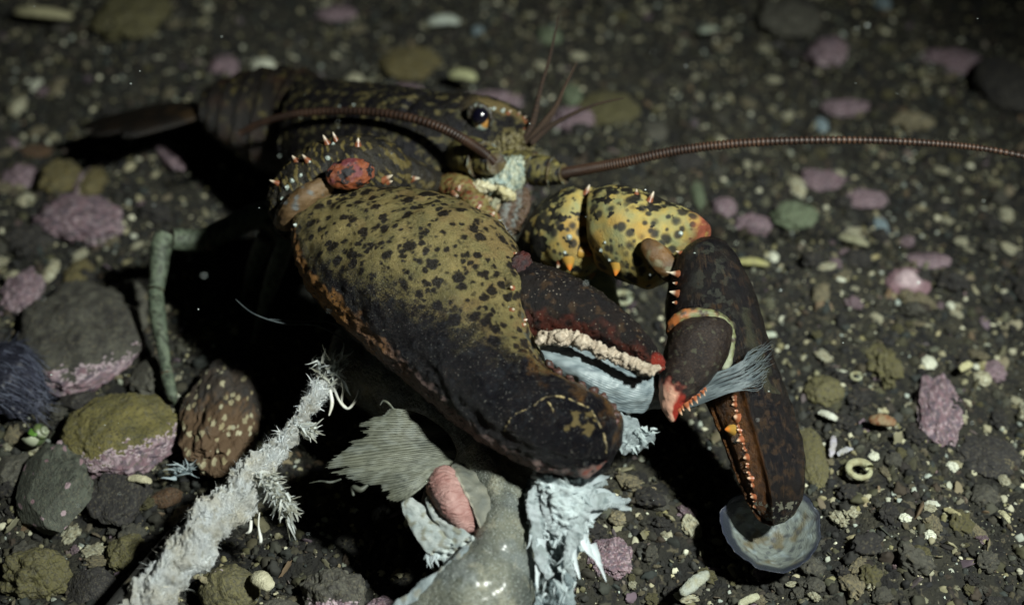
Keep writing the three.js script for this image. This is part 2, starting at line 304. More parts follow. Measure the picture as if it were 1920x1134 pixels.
// carapace
const carRows = [[540, 335, 0.86, 600, 158, 0.90, 0.026, 0.03], [600, 372, 0.84, 655, 170, 0.885, 0.034, 0.034], [690, 388, 0.82, 730, 181, 0.868, 0.038, 0.036], [780, 378, 0.805, 800, 188, 0.85, 0.037, 0.036], [838, 352, 0.797, 855, 192, 0.834, 0.031, 0.032], [882, 318, 0.792, 905, 194, 0.82, 0.024, 0.026], [928, 286, 0.79, 946, 198, 0.81, 0.017, 0.02], [962, 264, 0.788, 976, 208, 0.80, 0.010, 0.012], [986, 248, 0.786, 992, 222, 0.79, 0.004, 0.005]];
const carCol = (p, u, ct, st) => {
  let c = mixc(C('#211f1b'), INK, 0.5 + fbm(p, 60, 3));
  const m = fbm(V(p.x * 0.7, p.y, p.z), 130, 3, 2) + 0.35 * fbm(p, 420, 2, 5) + 0.1;
  c = mixc(c, mixc(C('#6d6340'), C('#4c4a36'), 0.5 + noise(p, 200)), 0.85 * sstep(0.2, 0.46, m));
  if (u > 0.62) c = mixc(c, C('#7a6a45'), 0.8 * sstep(0.62, 0.75, u) * sstep(-0.35, 0.1, ct + 0.4 * noise(p, 90)) * sstep(0.75, 0.5, ct));
  if (speck(p, 1200) > 0.45) c = mul(c, 0.55); return c;
};
const carGeo = loft(carRows, { nu: 180, nv: 140, cap: [0.0, 0.05], color: carCol, tex: [768, 512], disp: (p, u, ct, st) => 0.0009 * fbm(p, 160, 3) + 0.00035 * noise(p, 700) - 0.0022 * Math.exp(-(((u - 0.44 - 0.06 * ct) / 0.014) ** 2)) * sstep(-0.3, 0.2, ct) });
const carapace = part('carapace', carGeo, texMat(carGeo, { bump: [14, 10], bs: 0.0006, roughness: 0.42 }), LOB);
for (const [x, y, l] of [[914, 203, 4], [940, 203, 4], [955, 208, 5], [972, 210, 5], [985, 218, 5], [990, 228, 6], [900, 204, 3], [928, 199, 3], [988, 246, 4]]) spine('spine', x > 950 ? SPINE : WART, carGeo, carapace, x, y, l * 0.0007, 0.0014, [0.8, -0.6, 1]);
for (const [x, y] of [[660, 196], [752, 304], [500, 300], [797, 347], [560, 214], [634, 197]]) spine('barnacle', WART, carGeo, carapace, x, y, 0.0012, 0.0011);

// abdomen: overlapping rings, then the tail fan
const abd = [[575, 350, 0.865, 628, 160, 0.905], [525, 328, 0.878, 588, 144, 0.915], [482, 308, 0.888, 545, 136, 0.922], [446, 286, 0.895, 504, 137, 0.928], [416, 264, 0.90, 464, 146, 0.932], [394, 246, 0.905, 428, 160, 0.934], [380, 232, 0.908, 400, 178, 0.934]];
const abdCol = (k) => (p, u, ct) => { let c = mixc(C('#141210'), C('#1f1812'), 0.5 + fbm(p, 80, 3, k)); const m = fbm(V(p.x, p.y * 0.6, p.z), 110, 3, 8) + 0.25 * fbm(p, 300, 2); c = mixc(c, C('#5f5630'), sstep(0.3, 0.46, m)); return mixc(c, C('#35241a'), 0.75 * sstep(0.05, 0.4, fbm(p, 50, 3, k + 3))); };
for (let k = 0; k < 6; k++) {
  const a = abd[k], b = abd[k + 1], e = (t, g) => a.map((x, i) => lerp(x, b[i], t)).concat([g * lerp(0.026, 0.012, (k + t) / 6), g * lerp(0.03, 0.014, (k + t) / 6)]);
  const grow = (r, g) => { const mx = (r[0] + r[3]) / 2, my = (r[1] + r[4]) / 2; return [mx + (r[0] - mx) * g, my + (r[1] - my) * g, r[2], mx + (r[3] - mx) * g, my + (r[4] - my) * g, r[5], r[6], r[7]]; };
  const rows = [grow(e(-0.15, 0.93), 0.93), grow(e(0.1, 0.99), 0.985), grow(e(0.5, 1.0), 1.0), grow(e(0.95, 1.05), 1.05), grow(e(1.1, 1.05), 1.06), grow(e(1.13, 0.9), 0.93)];
  const g = loft(rows, { nu: 40, nv: 80, cap: [0, 0], color: abdCol(k), disp: (p) => 0.0006 * fbm(p, 200, 2) });
  part('abdomen_segment', g, vcMat(0.45, 8, 0.0005), LOB);
}
for (const [x, y, d, w, t] of [[150, 238, 0.95, 0.010, 0.0028], [165, 252, 0.925, 0.011, 0.0026], [225, 256, 0.90, 0.011, 0.0026], [190, 226, 0.965, 0.010, 0.0026], [240, 212, 0.975, 0.010, 0.0026]]) {
  const a = at(392, 205, 0.925), b = at(x, y, d), m = a.clone().lerp(b, 0.5); m.y += 0.004; b.y = Math.max(b.y, 0.006);
  const T = b.clone().sub(a).normalize(), S = V(0, 1, 0).cross(T).normalize(), U = T.clone().cross(S);
  const g = surface(40, 24, (u, v) => { const c = a.clone().multiplyScalar((1 - u) * (1 - u)).addScaledVector(m, 2 * u * (1 - u)).addScaledVector(b, u * u), ww = w * Math.pow(Math.sin(Math.PI * (0.12 + 0.8 * u)), 0.6) * capScale(u, 0.05, 0.18), th = 2 * Math.PI * v; return c.addScaledVector(S, Math.cos(th) * ww).addScaledVector(U, Math.sin(th) * t * capScale(u, 0.1, 0.2)); },
    { color: (p, u) => mixc(mixc(C('#1e150c'), C('#110d09'), u * 0.4 + 0.5 + fbm(p, 60, 2)), C('#3d2d18'), 0.6 * sstep(0.3, 0.6, noise(p, 40, 4)) * sstep(0.6, 0.2, u)) });
  part('tail_paddle', g, vcMat(0.45, 4, 0.0004), LOB);
}

// eye, stalk
{
  const h = pick(carGeo, 903, 222), c = depthOf(h.p) - 0.002, stalk = blob(903, 226, c + 0.002, 19, 19, 15, 0.5, { color: (p, u, ct) => { const k = ct + 0.25 * noise(p, 300); return k < -0.75 ? mixc(C('#9db3b0'), C('#6b6a50'), 0.5 + noise(p, 400)) : mixc(C('#9c7034'), C('#a0946f'), sstep(-0.5, -0.7, k)); } });
  part('eyestalk', stalk, vcMat(0.4), LOB);
  const eye = blob(900, 217, c - 0.0035, 15, 17, 12, 0.6, { color: () => C('#0b0a16') });
  part('eye', eye, new THREE.MeshPhysicalMaterial({ color: 0x0a0916, roughness: 0.2, clearcoat: 0.6, clearcoatRoughness: 0.05 }), LOB);
  const lid = tube([[880, 222, c - 0.001, 0.0012], [881, 206, c - 0.003, 0.0016], [895, 197, c - 0.004, 0.0018], [914, 206, c - 0.003, 0.0016], [921, 222, c - 0.002, 0.0014], [918, 238, c, 0.0012]], { color: (p) => mixc(C('#2f2a22'), C('#5d645c'), sstep(0.2, 0.6, noise(p, 300))), disp: (p) => 0.0003 * noise(p, 500) });
  part('eye_socket_rim', lid, vcMat(0.5), LOB);
}

// antennae: ringed whips on jointed bases
const whipCol = (p, u) => { const a = u * 260; const k = 0.5 + 0.5 * Math.sin(a * Math.PI); return mixc(C('#3b241a'), C('#77492f'), 0.35 + 0.4 * k + 0.35 * noise(p, 90)); };
function whip(rows, rings) {
  const g = tube(rows, { nu: rings * 8, nv: 14, cap: [0.002, 0.004], color: (p, u) => { const f = 0.5 + 0.5 * Math.cos(u * rings * 2 * Math.PI); return mixc(mixc(C('#4a3426'), C('#33231a'), 0.5 + noise(p, 60)), C('#150d0a'), 0.9 * sstep(0.55, 0.85, f)); }, disp: (p, u) => { return -0.00045 * sstep(0.4, 0.9, 0.5 + 0.5 * Math.cos(u * rings * 2 * Math.PI)); } });
  return part('antenna', g, vcMat(0.5), LOB);
}
whip([[928, 306, 0.758, 0.0026], [905, 285, 0.757, 0.0028], [870, 262, 0.76, 0.0028], [820, 237, 0.768, 0.0027], [750, 217, 0.78, 0.0025], [680, 209, 0.795, 0.0024], [610, 209, 0.81, 0.0023], [545, 215, 0.822, 0.0022], [490, 230, 0.834, 0.0021], [448, 250, 0.845, 0.0019]], 74);
whip([[1050, 326, 0.765, 0.0032], [1100, 317, 0.757, 0.0031], [1170, 304, 0.748, 0.0029], [1260, 284, 0.742, 0.0027], [1360, 271, 0.738, 0.0025], [1480, 264, 0.735, 0.0023], [1620, 263, 0.733, 0.0021], [1750, 269, 0.731, 0.0019], [1860, 281, 0.73, 0.0017], [2000, 310, 0.73, 0.0015]], 128);
const baseCol = (s) => (p, u, ct) => { let c = mixc(C('#4c4830'), C('#8a8048'), 0.5 + fbm(p, 180, 3, s)); c = mixc(c, INK, sstep(0.1, 0.35, noise(p, 150, s + 4))); if (u > 0.84) c = mixc(c, C('#4a3d2c'), 0.7); if (u > 0.9 && u < 0.94) c = mixc(c, C('#7f8d84'), 0.7 * sstep(-0.1, 0.3, noise(p, 200, s))); return c; };
const ped = (rows, s, rim = 1) => part('antenna_base', tube(rows, { nu: 40, nv: 40, cap: [0.05, 0.03], color: baseCol(s), disp: (p, u) => 0.0005 * fbm(p, 300, 2, s) + rim * 0.0016 * Math.exp(-(((u - 0.9) / 0.05) ** 2)) * (1 + 0.6 * noise(p, 400, s)) }), vcMat(0.42, 3, 0.0004), LOB);
ped([[868, 292, 0.79, 0.011], [882, 294, 0.78, 0.0112], [898, 298, 0.772, 0.0102], [905, 300, 0.769, 0.009]], 1);
ped([[895, 297, 0.776, 0.008], [912, 301, 0.767, 0.0082], [926, 305, 0.760, 0.0066], [930, 306, 0.758, 0.005]], 2, 0.6);
ped([[950, 306, 0.79, 0.009], [970, 310, 0.784, 0.0084], [992, 315, 0.779, 0.0084], [1003, 317, 0.777, 0.0078]], 3);
ped([[998, 316, 0.778, 0.0078], [1012, 319, 0.774, 0.0086], [1026, 321, 0.770, 0.008], [1033, 322, 0.769, 0.0068]], 4);
ped([[1028, 322, 0.772, 0.006], [1040, 324, 0.768, 0.0066], [1052, 326, 0.765, 0.0058], [1057, 326, 0.764, 0.0048]], 5, 0.7);
for (const [x, y, r] of [[884, 274, 0.0035]]) part('antenna_scale', blob(x, y, 0.775, 22, 9, 6, -0.5, { color: baseCol(7) }), vcMat(0.45), LOB);
const thin = (rows, c1, c2) => part('antennule', tube(rows.map(([a, b, c, r]) => [a, b, c, r * 0.95]), { nu: 90, nv: 8, color: (p, u) => mixc(C('#1c1410'), mul(C(c2), 0.7), 0.5 + 0.5 * Math.sin(u * 220) + 0.2 * noise(p, 300)) }), vcMat(0.9), LOB);
thin([[982, 268, 0.785, 0.0024], [1000, 225, 0.783, 0.0020], [1014, 165, 0.782, 0.0012], [1030, 110, 0.78, 0.0009], [1041, 60, 0.778, 0.0006], [1047, 28, 0.776, 0.0003]], '#2a1f17', '#4a3626');
thin([[986, 270, 0.783, 0.0022], [1012, 238, 0.780, 0.0018], [1040, 202, 0.778, 0.0014], [1060, 160, 0.775, 0.001], [1082, 115, 0.772, 0.0003]], '#2a1f17', '#57422f');
thin([[990, 272, 0.784, 0.0018], [1014, 244, 0.782, 0.0014], [1034, 220, 0.781, 0.001], [1054, 184, 0.78, 0.0003]], '#2a1f17', '#4a3626');
thin([[994, 270, 0.78, 0.0022], [1030, 238, 0.777, 0.0016], [1075, 213, 0.772, 0.0011], [1120, 195, 0.768, 0.0008], [1172, 183, 0.764, 0.0003]], '#2a1f17', '#4a3626');

// face: rough brow, pale mouth plates, foot-jaws
const faceCol = (a, b, s) => (p) => { let c = mixc(C(a), C(b), 0.5 + fbm(p, 260, 3, s)); if (noise(p, 500, s) > 0.6) c = mul(c, 0.5); return c; };
const lumpy = (s, k = 0.0012) => (p) => k * fbm(p, 300, 3, s) + 0.0004 * noise(p, 900, s);
const face = (name, geo, r = 0.45) => part(name, geo, vcMat(r, 3, 0.0003), LOB);
face('face_plate', blob(962, 272, 0.789, 46, 27, 24, -0.35, { color: faceCol('#4d452c', '#6f6744', 11), disp: lumpy(11, 0.003), nu: 80, nv: 80 }));
face('face_plate', blob(948, 332, 0.776, 52, 34, 30, -0.6, { color: faceCol('#b3b59c', '#6a7f7c', 12), disp: (p) => 0.0018 * fbm(V(p.x * 2, p.y * 0.6, p.z), 240, 2, 4), nu: 80, nv: 80 }));
face('face_plate', blob(902, 338, 0.778, 44, 18, 22, -0.15, { color: faceCol('#86a0a0', '#5a6655', 13), disp: (p) => 0.0016 * fbm(V(p.x * 0.6, p.y * 2, p.z), 240, 2, 8), nu: 70, nv: 70 }));
for (const [i, r] of [[[882, 354, 0.772, 0.0022], [898, 350, 0.768, 0.0032], [914, 350, 0.766, 0.0026], [926, 352, 0.767, 0.0014]], [[930, 353, 0.768, 0.0014], [942, 358, 0.766, 0.0028], [954, 366, 0.767, 0.003], [963, 372, 0.77, 0.0016]], [[890, 342, 0.772, 0.0012], [915, 338, 0.768, 0.002], [940, 342, 0.767, 0.0016], [962, 354, 0.77, 0.001]], [[935, 372, 0.769, 0.0012], [920, 392, 0.766, 0.0022], [926, 408, 0.764, 0.0018], [934, 418, 0.763, 0.001]]].entries()) face('jaw', tube(r, { nu: 60, nv: 20, color: faceCol(['#c9c096', '#d3cdaa', '#8fa5a3', '#a3a88f'][i], ['#dcd8bd', '#b3a878', '#c3c8b4', '#7d7358'][i], 14 + i), disp: lumpy(14 + i, 0.002) }));
{ // bristles round the mouth
  const L = []; for (let i = 0; i < 150; i++) { const [x, y] = spline([[846, 352], [872, 360], [892, 378], [908, 396], [930, 420], [950, 436], [975, 420], [984, 380]], rnd()); L.push(tubeW((() => { const a = at(x + rr(-6, 6), y + rr(-6, 6), 0.762 + rr(-0.004, 0.006)), d = V(rr(-1, 1), rr(-0.6, 0.8), rr(-0.2, 0.8)).normalize().multiplyScalar(rr(0.002, 0.005)); return [[a.x, a.y, a.z, 0.00022], [a.x + d.x * 0.6, a.y + d.y * 0.6, a.z + d.z * 0.6, 0.00016], [a.x + d.x, a.y + d.y - 0.0006, a.z + d.z, 0.00003]]; })(), { nu: 5, nv: 4, color: () => mixc(C('#5a3320'), C('#8a7a58'), rnd()) })); }
  const b = face('mouth_bristles', mergeGeometries(L)); b.userData.kind = 'stuff';
}
face('mouth_plate', blob(928, 390, 0.776, 42, 30, 14, 0.3, { color: faceCol('#8a7a5a', '#a3956f', 15), disp: lumpy(15, 0.0012) }));
for (const [x, k] of [[945, 0], [957, 1], [968, 2], [979, 3]]) face('jaw_blade', tube([[x + 6, 352, 0.776, 0.0016], [x + 8 - k, 380, 0.772, 0.0034], [x - k * 2, 410, 0.77, 0.0038], [x - 8 - k * 2, 440, 0.772, 0.0018]], { color: faceCol(k % 2 ? '#5b4a3c' : '#7d8683', '#4f3a2a', 16 + k), disp: lumpy(16 + k, 0.0008), flat: 0.6 }));
{
  const j = [[[826, 366, 0.79, 0.006], [842, 352, 0.778, 0.0075], [866, 356, 0.77, 0.0075], [880, 366, 0.766, 0.0055]], [[872, 362, 0.768, 0.005], [886, 378, 0.762, 0.0068], [902, 394, 0.757, 0.0058], [908, 400, 0.756, 0.004]], [[902, 394, 0.757, 0.004], [914, 406, 0.753, 0.0052], [928, 420, 0.75, 0.0042], [936, 432, 0.75, 0.002]]];
  const footJaw = [];
  for (const [i, r] of j.entries()) { const g = tube(r, { nu: 40, nv: 32, color: (p) => { let c = mixc(C('#5f5634'), C('#8d7f4c'), 0.5 + fbm(p, 220, 3, i)); return mixc(c, C('#6b2d1c'), sstep(0.2, 0.45, noise(p, 330, i))); }, disp: lumpy(20 + i, 0.0014) }); footJaw.push([g, face('foot_jaw', g)]); }
  for (const [k, x, y, l, dx, dy] of [[0, 845, 364, 6, 1, 0.1], [0, 856, 352, 3, 0.5, -1], [1, 896, 384, 4, 1, -0.6], [1, 905, 396, 4, 0.6, 1], [2, 925, 412, 5, 0.8, 0.8], [2, 918, 402, 4, 1, -0.5]]) spine('spine', SPINE, footJaw[k][0], footJaw[k][1], x, y, l * 0.001, 0.0024, [dx, dy, 1.4]);
}

// arm and crusher claw (the near one)
const armCol = (p, u, ct) => { let c = mixc(C('#332f26'), C('#1b1a19'), 0.5 + fbm(p, 90, 3, 3)); const q = V(p.x * 1.2 + p.y, p.y * 0.3, p.z * 0.5); c = mixc(c, C('#6d6138'), 0.7 * sstep(0.25, 0.5, noise(q, 230, 6) + 0.2 * noise(p, 500))); if (speck(p) > 0.5) c = mul(c, 0.6); return c; };
const merusR = loft([[860, 410, 0.80, 820, 350, 0.815, 0.014], [800, 400, 0.785, 790, 335, 0.80, 0.018], [755, 385, 0.765, 750, 318, 0.78, 0.02], [720, 375, 0.752, 712, 296, 0.765, 0.018], [700, 365, 0.745, 690, 290, 0.755, 0.012]], { nu: 60, nv: 56, color: armCol, disp: (p) => 0.0012 * fbm(p, 150, 3) });
const merusRm = part('arm_segment', merusR, vcMat(0.45, 6, 0.0005), LOB);
const carpR = loft([[765, 368, 0.752, 738, 306, 0.765, 0.012], [728, 384, 0.744, 700, 276, 0.757, 0.02], [685, 396, 0.736, 652, 265, 0.75, 0.024], [645, 408, 0.731, 602, 274, 0.744, 0.024], [598, 424, 0.728, 556, 297, 0.74, 0.021], [553, 440, 0.728, 523, 334, 0.737, 0.016], [530, 448, 0.73, 513, 372, 0.736, 0.008]], { nu: 130, nv: 100, color: armCol, tex: [512, 384], disp: (p, u, ct) => 0.0016 * fbm(p, 130, 3) + 0.0004 * noise(p, 600) });
const carpRm = part('arm_segment', carpR, texMat(carpR, { bump: [8, 6], bs: 0.0006, roughness: 0.45 }), LOB);
for (const [x, y, l, dx, dy] of [[516, 340, 7, -1, -0.4], [577, 298, 6, -0.7, -0.8], [612, 266, 7, -0.5, -1], [628, 258, 8, -0.3, -1], [674, 268, 5, 0, -1], [556, 296, 5, -0.8, -0.8], [725, 338, 7, 0.7, -1], [732, 342, 5, 0.9, -0.5]]) spine('spine', SPINE, carpR, carpRm, x, y, l * 0.001, 0.0022, [dx, dy, 1.2]);
for (const [x, y] of [[762, 334, 0], [776, 338, 0]]) spine('spine', SPINE, merusR, merusRm, x, y, 0.007, 0.0024, [0.8, -0.5, 1]);
for (const [x, y] of [[533, 350], [524, 372], [561, 324], [543, 338], [617, 297], [626, 265], [580, 300]]) spine('barnacle', WART, carpR, carpRm, x, y, 0.0016, 0.0016);
part('joint_skin', loft([[512, 420, 0.722, 560, 425, 0.722, 0.006], [522, 388, 0.715, 572, 404, 0.713, 0.009], [548, 362, 0.711, 592, 386, 0.708, 0.010], [580, 347, 0.71, 612, 372, 0.707, 0.009], [608, 342, 0.712, 632, 360, 0.71, 0.006]], { nu: 60, nv: 40, cap: [0.1, 0.12], color: (p, u, ct) => mixc(mixc(C('#5f4a30'), C('#7d664a'), 0.5 + fbm(V(p.x, p.y, p.z), 90, 3)), C('#6f7f86'), sstep(0.3, 0.6, noise(p, 120, 3)) * 0.6), disp: (p, u, ct) => 0.0003 * Math.sin(ct * 18) + 0.0003 * noise(p, 300) }), vcMat(0.4, 5, 0.0003), LOB);
part('arm_knuckle', blob(656, 326, 0.700, 47, 29, 22, -0.16, { nu: 80, nv: 80, color: (p) => { let c = mixc(C('#94502e'), C('#74402c'), 0.5 + fbm(p, 170, 3)); c = mixc(c, C('#6d3a48'), 0.7 * sstep(0.2, 0.6, noise(p, 120, 4))); c = mixc(c, C('#171418'), sstep(0.06, 0.22, fbm(p, 130, 3, 9) + 0.1 * noise(p, 600))); if (speck(p, 1300) > 0.4) c = mul(c, 0.6); return c; }, disp: (p) => 0.0004 * noise(p, 260) }), vcMat(0.32, 6, 0.0003), LOB);

const cruRows = [[582, 392, 0.712, 640, 366, 0.720, 0.004, 0.012], [549, 428, 0.705, 728, 360, 0.717, 0.010, 0.02], [554, 480, 0.698, 815, 372, 0.711, 0.019, 0.022], [581, 542, 0.690, 882, 396, 0.704, 0.026, 0.024], [630, 594, 0.681, 936, 428, 0.697, 0.032, 0.025], [690, 652, 0.671, 972, 468, 0.688, 0.031, 0.024], [755, 708, 0.661, 988, 528, 0.678, 0.029, 0.022], [820, 763, 0.651, 993, 590, 0.667, 0.027, 0.02], [880, 811, 0.642, 1004, 645, 0.656, 0.025, 0.018], [935, 847, 0.634, 1042, 690, 0.646, 0.023, 0.016], [988, 872, 0.627, 1092, 722, 0.637, 0.021, 0.015], [1042, 887, 0.621, 1138, 754, 0.629, 0.018, 0.013], [1092, 890, 0.616, 1157, 802, 0.622, 0.014, 0.011], [1126, 880, 0.614, 1152, 846, 0.617, 0.007, 0.006]];
const tb = [[-0.86], [-0.82], [-0.75], [-0.6], [-0.35], [-0.02], [0.32], [0.75], [1.1], [1.3], [1.4]];
const cruCol = (p, u, ct, st) => {
  const f1 = fbm(p, 55, 3), t = ct + 0.22 * fbm(p, 90, 3, 4);
  let c = mixc(TANC, OLV, 0.55 + 0.9 * f1); c = mixc(c, C('#75603f'), 0.55 * sstep(0.0, 0.5, fbm(p, 60, 3, 8) + 0.35 * (ct - 0.2) + 0.3 * (u - 0.3)));
  const stip = speck(p, 1050);
  c = mixc(c, mul(c, 0.6), sstep(0.05, 0.6, stip)); c = mixc(c, C('#b3a06c'), 0.45 * sstep(0.25, 0.6, -stip) * (0.5 + f1));
  const cl = fbm(p, 38, 2, 17) * 0.22, sp = Math.max(spotted(p, 150, 0.3, 0.2 + cl, 0.48 + cl, 0.2), 0.95 * spotted(p, 222, 4.1, 0.12 + cl, 0.40 + cl, 0.2), 0.6 * spotted(p, 300, 2.7, cl - 0.15, 0.3 + cl, 0.3));
  c = mixc(c, C('#131114'), 0.95 * clamp(sp * 1.25 - 0.5 * clamp(stip + 0.15) * (sp < 0.9 ? 1 : 0.4)));
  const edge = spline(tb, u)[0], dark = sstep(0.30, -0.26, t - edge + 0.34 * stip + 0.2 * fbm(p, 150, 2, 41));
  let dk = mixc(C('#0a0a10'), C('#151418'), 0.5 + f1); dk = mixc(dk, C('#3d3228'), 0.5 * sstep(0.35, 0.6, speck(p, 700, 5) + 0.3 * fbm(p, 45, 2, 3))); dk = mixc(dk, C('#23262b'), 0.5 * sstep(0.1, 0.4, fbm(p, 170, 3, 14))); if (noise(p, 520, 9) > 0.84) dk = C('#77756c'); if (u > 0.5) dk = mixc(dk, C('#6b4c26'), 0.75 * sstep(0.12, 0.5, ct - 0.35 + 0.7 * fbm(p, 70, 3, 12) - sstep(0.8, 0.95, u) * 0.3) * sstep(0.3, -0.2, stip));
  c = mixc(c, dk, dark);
  if (u > 0.82) { const k = fbm(p, 120, 3, 21) + 0.1; if (Math.hypot((u - 0.885) / 0.05, (ct - 0.15) / 0.35) < 1 + 0.6 * k) c = mixc(c, C('#6f6240'), 0.8 * sstep(0.0, 0.25, fbm(p, 150, 3, 31))); }
  if (ct < -0.5 && st > -0.5) { // worn rim along the outer edge
    const rw = 0.045 * sstep(0.45, 0.75, u), rim = sstep(-0.87 - rw, -0.93 - rw, ct + 0.04 * noise(p, 160)) * (st > -0.05 ? 1 : 0) * sstep(0.06, 0.16, u); c = mixc(c, mixc(mixc(C('#9c7142'), C('#7f6b66'), sstep(0.3, 0.5, u + 0.1 * f1)), INK, 0.85 * sstep(0.1, 0.45, fbm(p, 300, 3, 6))), rim * 0.95);
    c = mixc(c, C('#9a4a35'), sstep(0.75, 0.9, u) * sstep(-0.965, -0.985, ct) * (st > -0.05 ? 0.5 : 0) * sstep(0.0, 0.4, noise(p, 240)));
  }
  if (ct > 0.86 && u > 0.42 && u < 0.66) c = mixc(c, C('#58605a'), 0.5 * sstep(-0.1, 0.4, noise(p, 110, 2)));
  return c;
};
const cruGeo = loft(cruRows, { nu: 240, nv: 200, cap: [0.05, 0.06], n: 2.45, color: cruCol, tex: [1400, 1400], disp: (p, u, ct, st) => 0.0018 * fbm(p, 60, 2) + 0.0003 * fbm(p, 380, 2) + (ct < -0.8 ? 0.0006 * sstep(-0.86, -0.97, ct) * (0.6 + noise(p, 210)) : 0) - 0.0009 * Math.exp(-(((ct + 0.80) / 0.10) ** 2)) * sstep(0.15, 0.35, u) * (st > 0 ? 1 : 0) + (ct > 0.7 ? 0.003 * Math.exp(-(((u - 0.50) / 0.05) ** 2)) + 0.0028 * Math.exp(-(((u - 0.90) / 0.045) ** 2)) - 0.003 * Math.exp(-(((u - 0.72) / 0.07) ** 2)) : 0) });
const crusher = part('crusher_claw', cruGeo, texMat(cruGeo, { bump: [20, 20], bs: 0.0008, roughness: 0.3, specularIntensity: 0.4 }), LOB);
for (const [x, y, l, r] of [[549, 420, 4, 1.5], [563, 388, 3, 1.2], [955, 538, 5, 1.8], [965, 580, 4, 1.4], [985, 607, 5, 1.6], [988, 600, 3, 1.2], [970, 475, 4, 1.6], [978, 512, 3, 1.4]]) spine('spine', x < 600 ? WART : SPINE, cruGeo, crusher, x, y, l * 0.0006, r * 0.0011);
{ // knuckle of the finger's hinge and worm tubes on the tip
  part('hinge_knob', blob(975, 500, 0.664, 20, 30, 18, 0.35, { color: (p) => mixc(C('#4b1f1a'), C('#2a1f22'), 0.5 + fbm(p, 200, 3)), disp: (p) => 0.0012 * fbm(p, 300, 3) }), vcMat(0.42, 4, 0.0004), crusher);
  const onClaw = (pts) => pts.map(([x, y]) => { const h = pick(cruGeo, x, y); h.p.addScaledVector(h.n, 0.0002); return [h.p.x, h.p.y, h.p.z, 0.00015 + 0.00055 * rnd() * rnd()]; });
  for (const pts of [[[943, 812], [950, 792], [958, 778]], [[966, 772], [976, 768], [990, 764]], [[1000, 757], [1018, 745], [1040, 739], [1058, 741]], [[1066, 743], [1086, 752], [1102, 760]], [[1112, 768], [1124, 786], [1131, 802]], [[1135, 812], [1140, 832], [1141, 850]], [[1024, 750], [1030, 760], [1036, 772]]]) part('worm_tube', tubeW(onClaw(pts), { nu: 50, nv: 8, color: (p) => mixc(C('#9a8a62'), C('#4c4534'), 0.5 + 0.9 * noise(p, 300)), disp: (p) => 0.0005 * noise(p, 500) }), vcMat(0.7), crusher);
}
const fingCol = (p, u, ct, st) => { // ct -1 along the biting edge
  let c = mixc(C('#111013'), C('#1e1816'), 0.5 + fbm(p, 80, 3)); c = mixc(c, C('#4a3826'), 0.7 * sstep(0.1, 0.4, fbm(p, 110, 3, 5)) * sstep(0.9, 0.3, Math.abs(ct)));
  c = mixc(c, C('#5a2a1e'), 0.85 * sstep(-0.4, -0.9, ct + 0.6 * fbm(p, 90, 3, 2) - 0.25 * u + 0.1)); c = mixc(c, C('#a0382a'), sstep(0.9, 0.97, u) * 0.7);
  if (speck(p, 1400) > 0.45) c = mul(c, 0.6); if (noise(p, 420, 7) > 0.82) c = C('#7d7568'); return c;
};
const fRows = [[1000, 640, 0.664, 968, 482, 0.676, 0.014], [1022, 634, 0.66, 1004, 494, 0.674, 0.017], [1066, 634, 0.656, 1060, 515, 0.669, 0.018], [1112, 646, 0.652, 1114, 546, 0.664, 0.017], [1160, 666, 0.648, 1164, 584, 0.658, 0.015], [1200, 684, 0.645, 1206, 622, 0.652, 0.012], [1226, 696, 0.642, 1232, 652, 0.647, 0.008], [1234, 692, 0.641, 1240, 672, 0.643, 0.004]];
const fGeo = loft(fRows, { nu: 130, nv: 100, cap: [0.05, 0.07], color: fingCol, tex: [768, 512], disp: (p) => 0.0008 * fbm(p, 120, 3) + 0.0003 * noise(p, 600) });
part('movable_finger', fGeo, texMat(fGeo, { bump: [14, 10], bs: 0.0006 }), crusher);
{
  part('tooth', tube([[1008, 634, 0.650, 0.002], [1040, 632, 0.645, 0.0034], [1080, 636, 0.643, 0.0030], [1112, 650, 0.640, 0.0028], [1150, 667, 0.638, 0.0034], [1184, 680, 0.636, 0.0028], [1214, 693, 0.634, 0.0028], [1230, 692, 0.634, 0.0014]], { nu: 160, nv: 24, color: (p) => mixc(C('#cdbfab'), C('#a3937f'), 0.4 + fbm(p, 250, 3)), disp: (p) => 0.0026 * fbm(p, 130, 3) + 0.0008 * noise(p, 520) }), vcMat(0.55, 3, 0.0008), crusher);
  const N = 7; for (let i = 0; i < N; i++) { const t = i / (N - 1), s = spline([[1014, 634], [1046, 630], [1080, 634], [1112, 648], [1150, 666], [1184, 678], [1214, 692], [1228, 690]], t), big = [0.5, 1.1, 1.5, 0.8, 1.3, 1.0, 0.9, 0.7][i % 8]; part('tooth', blob(s[0], s[1] + rr(-1, 4), 0.643 - 0.009 * t + rr(-0.002, 0.002), 10 + 4 * big, (6 + 5 * big) * (1 - 0.3 * t), 8 + 3 * big, rr(-0.9, 0.2), { nu: 18, nv: 18, color: (p) => mixc(C('#cdbfab'), C('#a3937f'), 0.4 + noise(p, 400)), disp: (p) => 0.0009 * fbm(p, 380, 3) }), vcMat(0.6, 2, 0.0004), crusher); }
  for (let i = 0; i < 9; i++) { const t = i / 8, s = spline([[1150, 792], [1152, 770], [1128, 742], [1096, 726], [1060, 706], [1030, 684]], t); part('tooth', blob(s[0], s[1], lerp(0.617, 0.642, t), 10, 8, 8, t, { nu: 14, nv: 14, color: (p) => mixc(C('#2a1f1c'), C('#4a2c24'), 0.5 + noise(p, 400)), disp: (p) => 0.0008 * noise(p, 300) }), vcMat(0.55), crusher); }
}

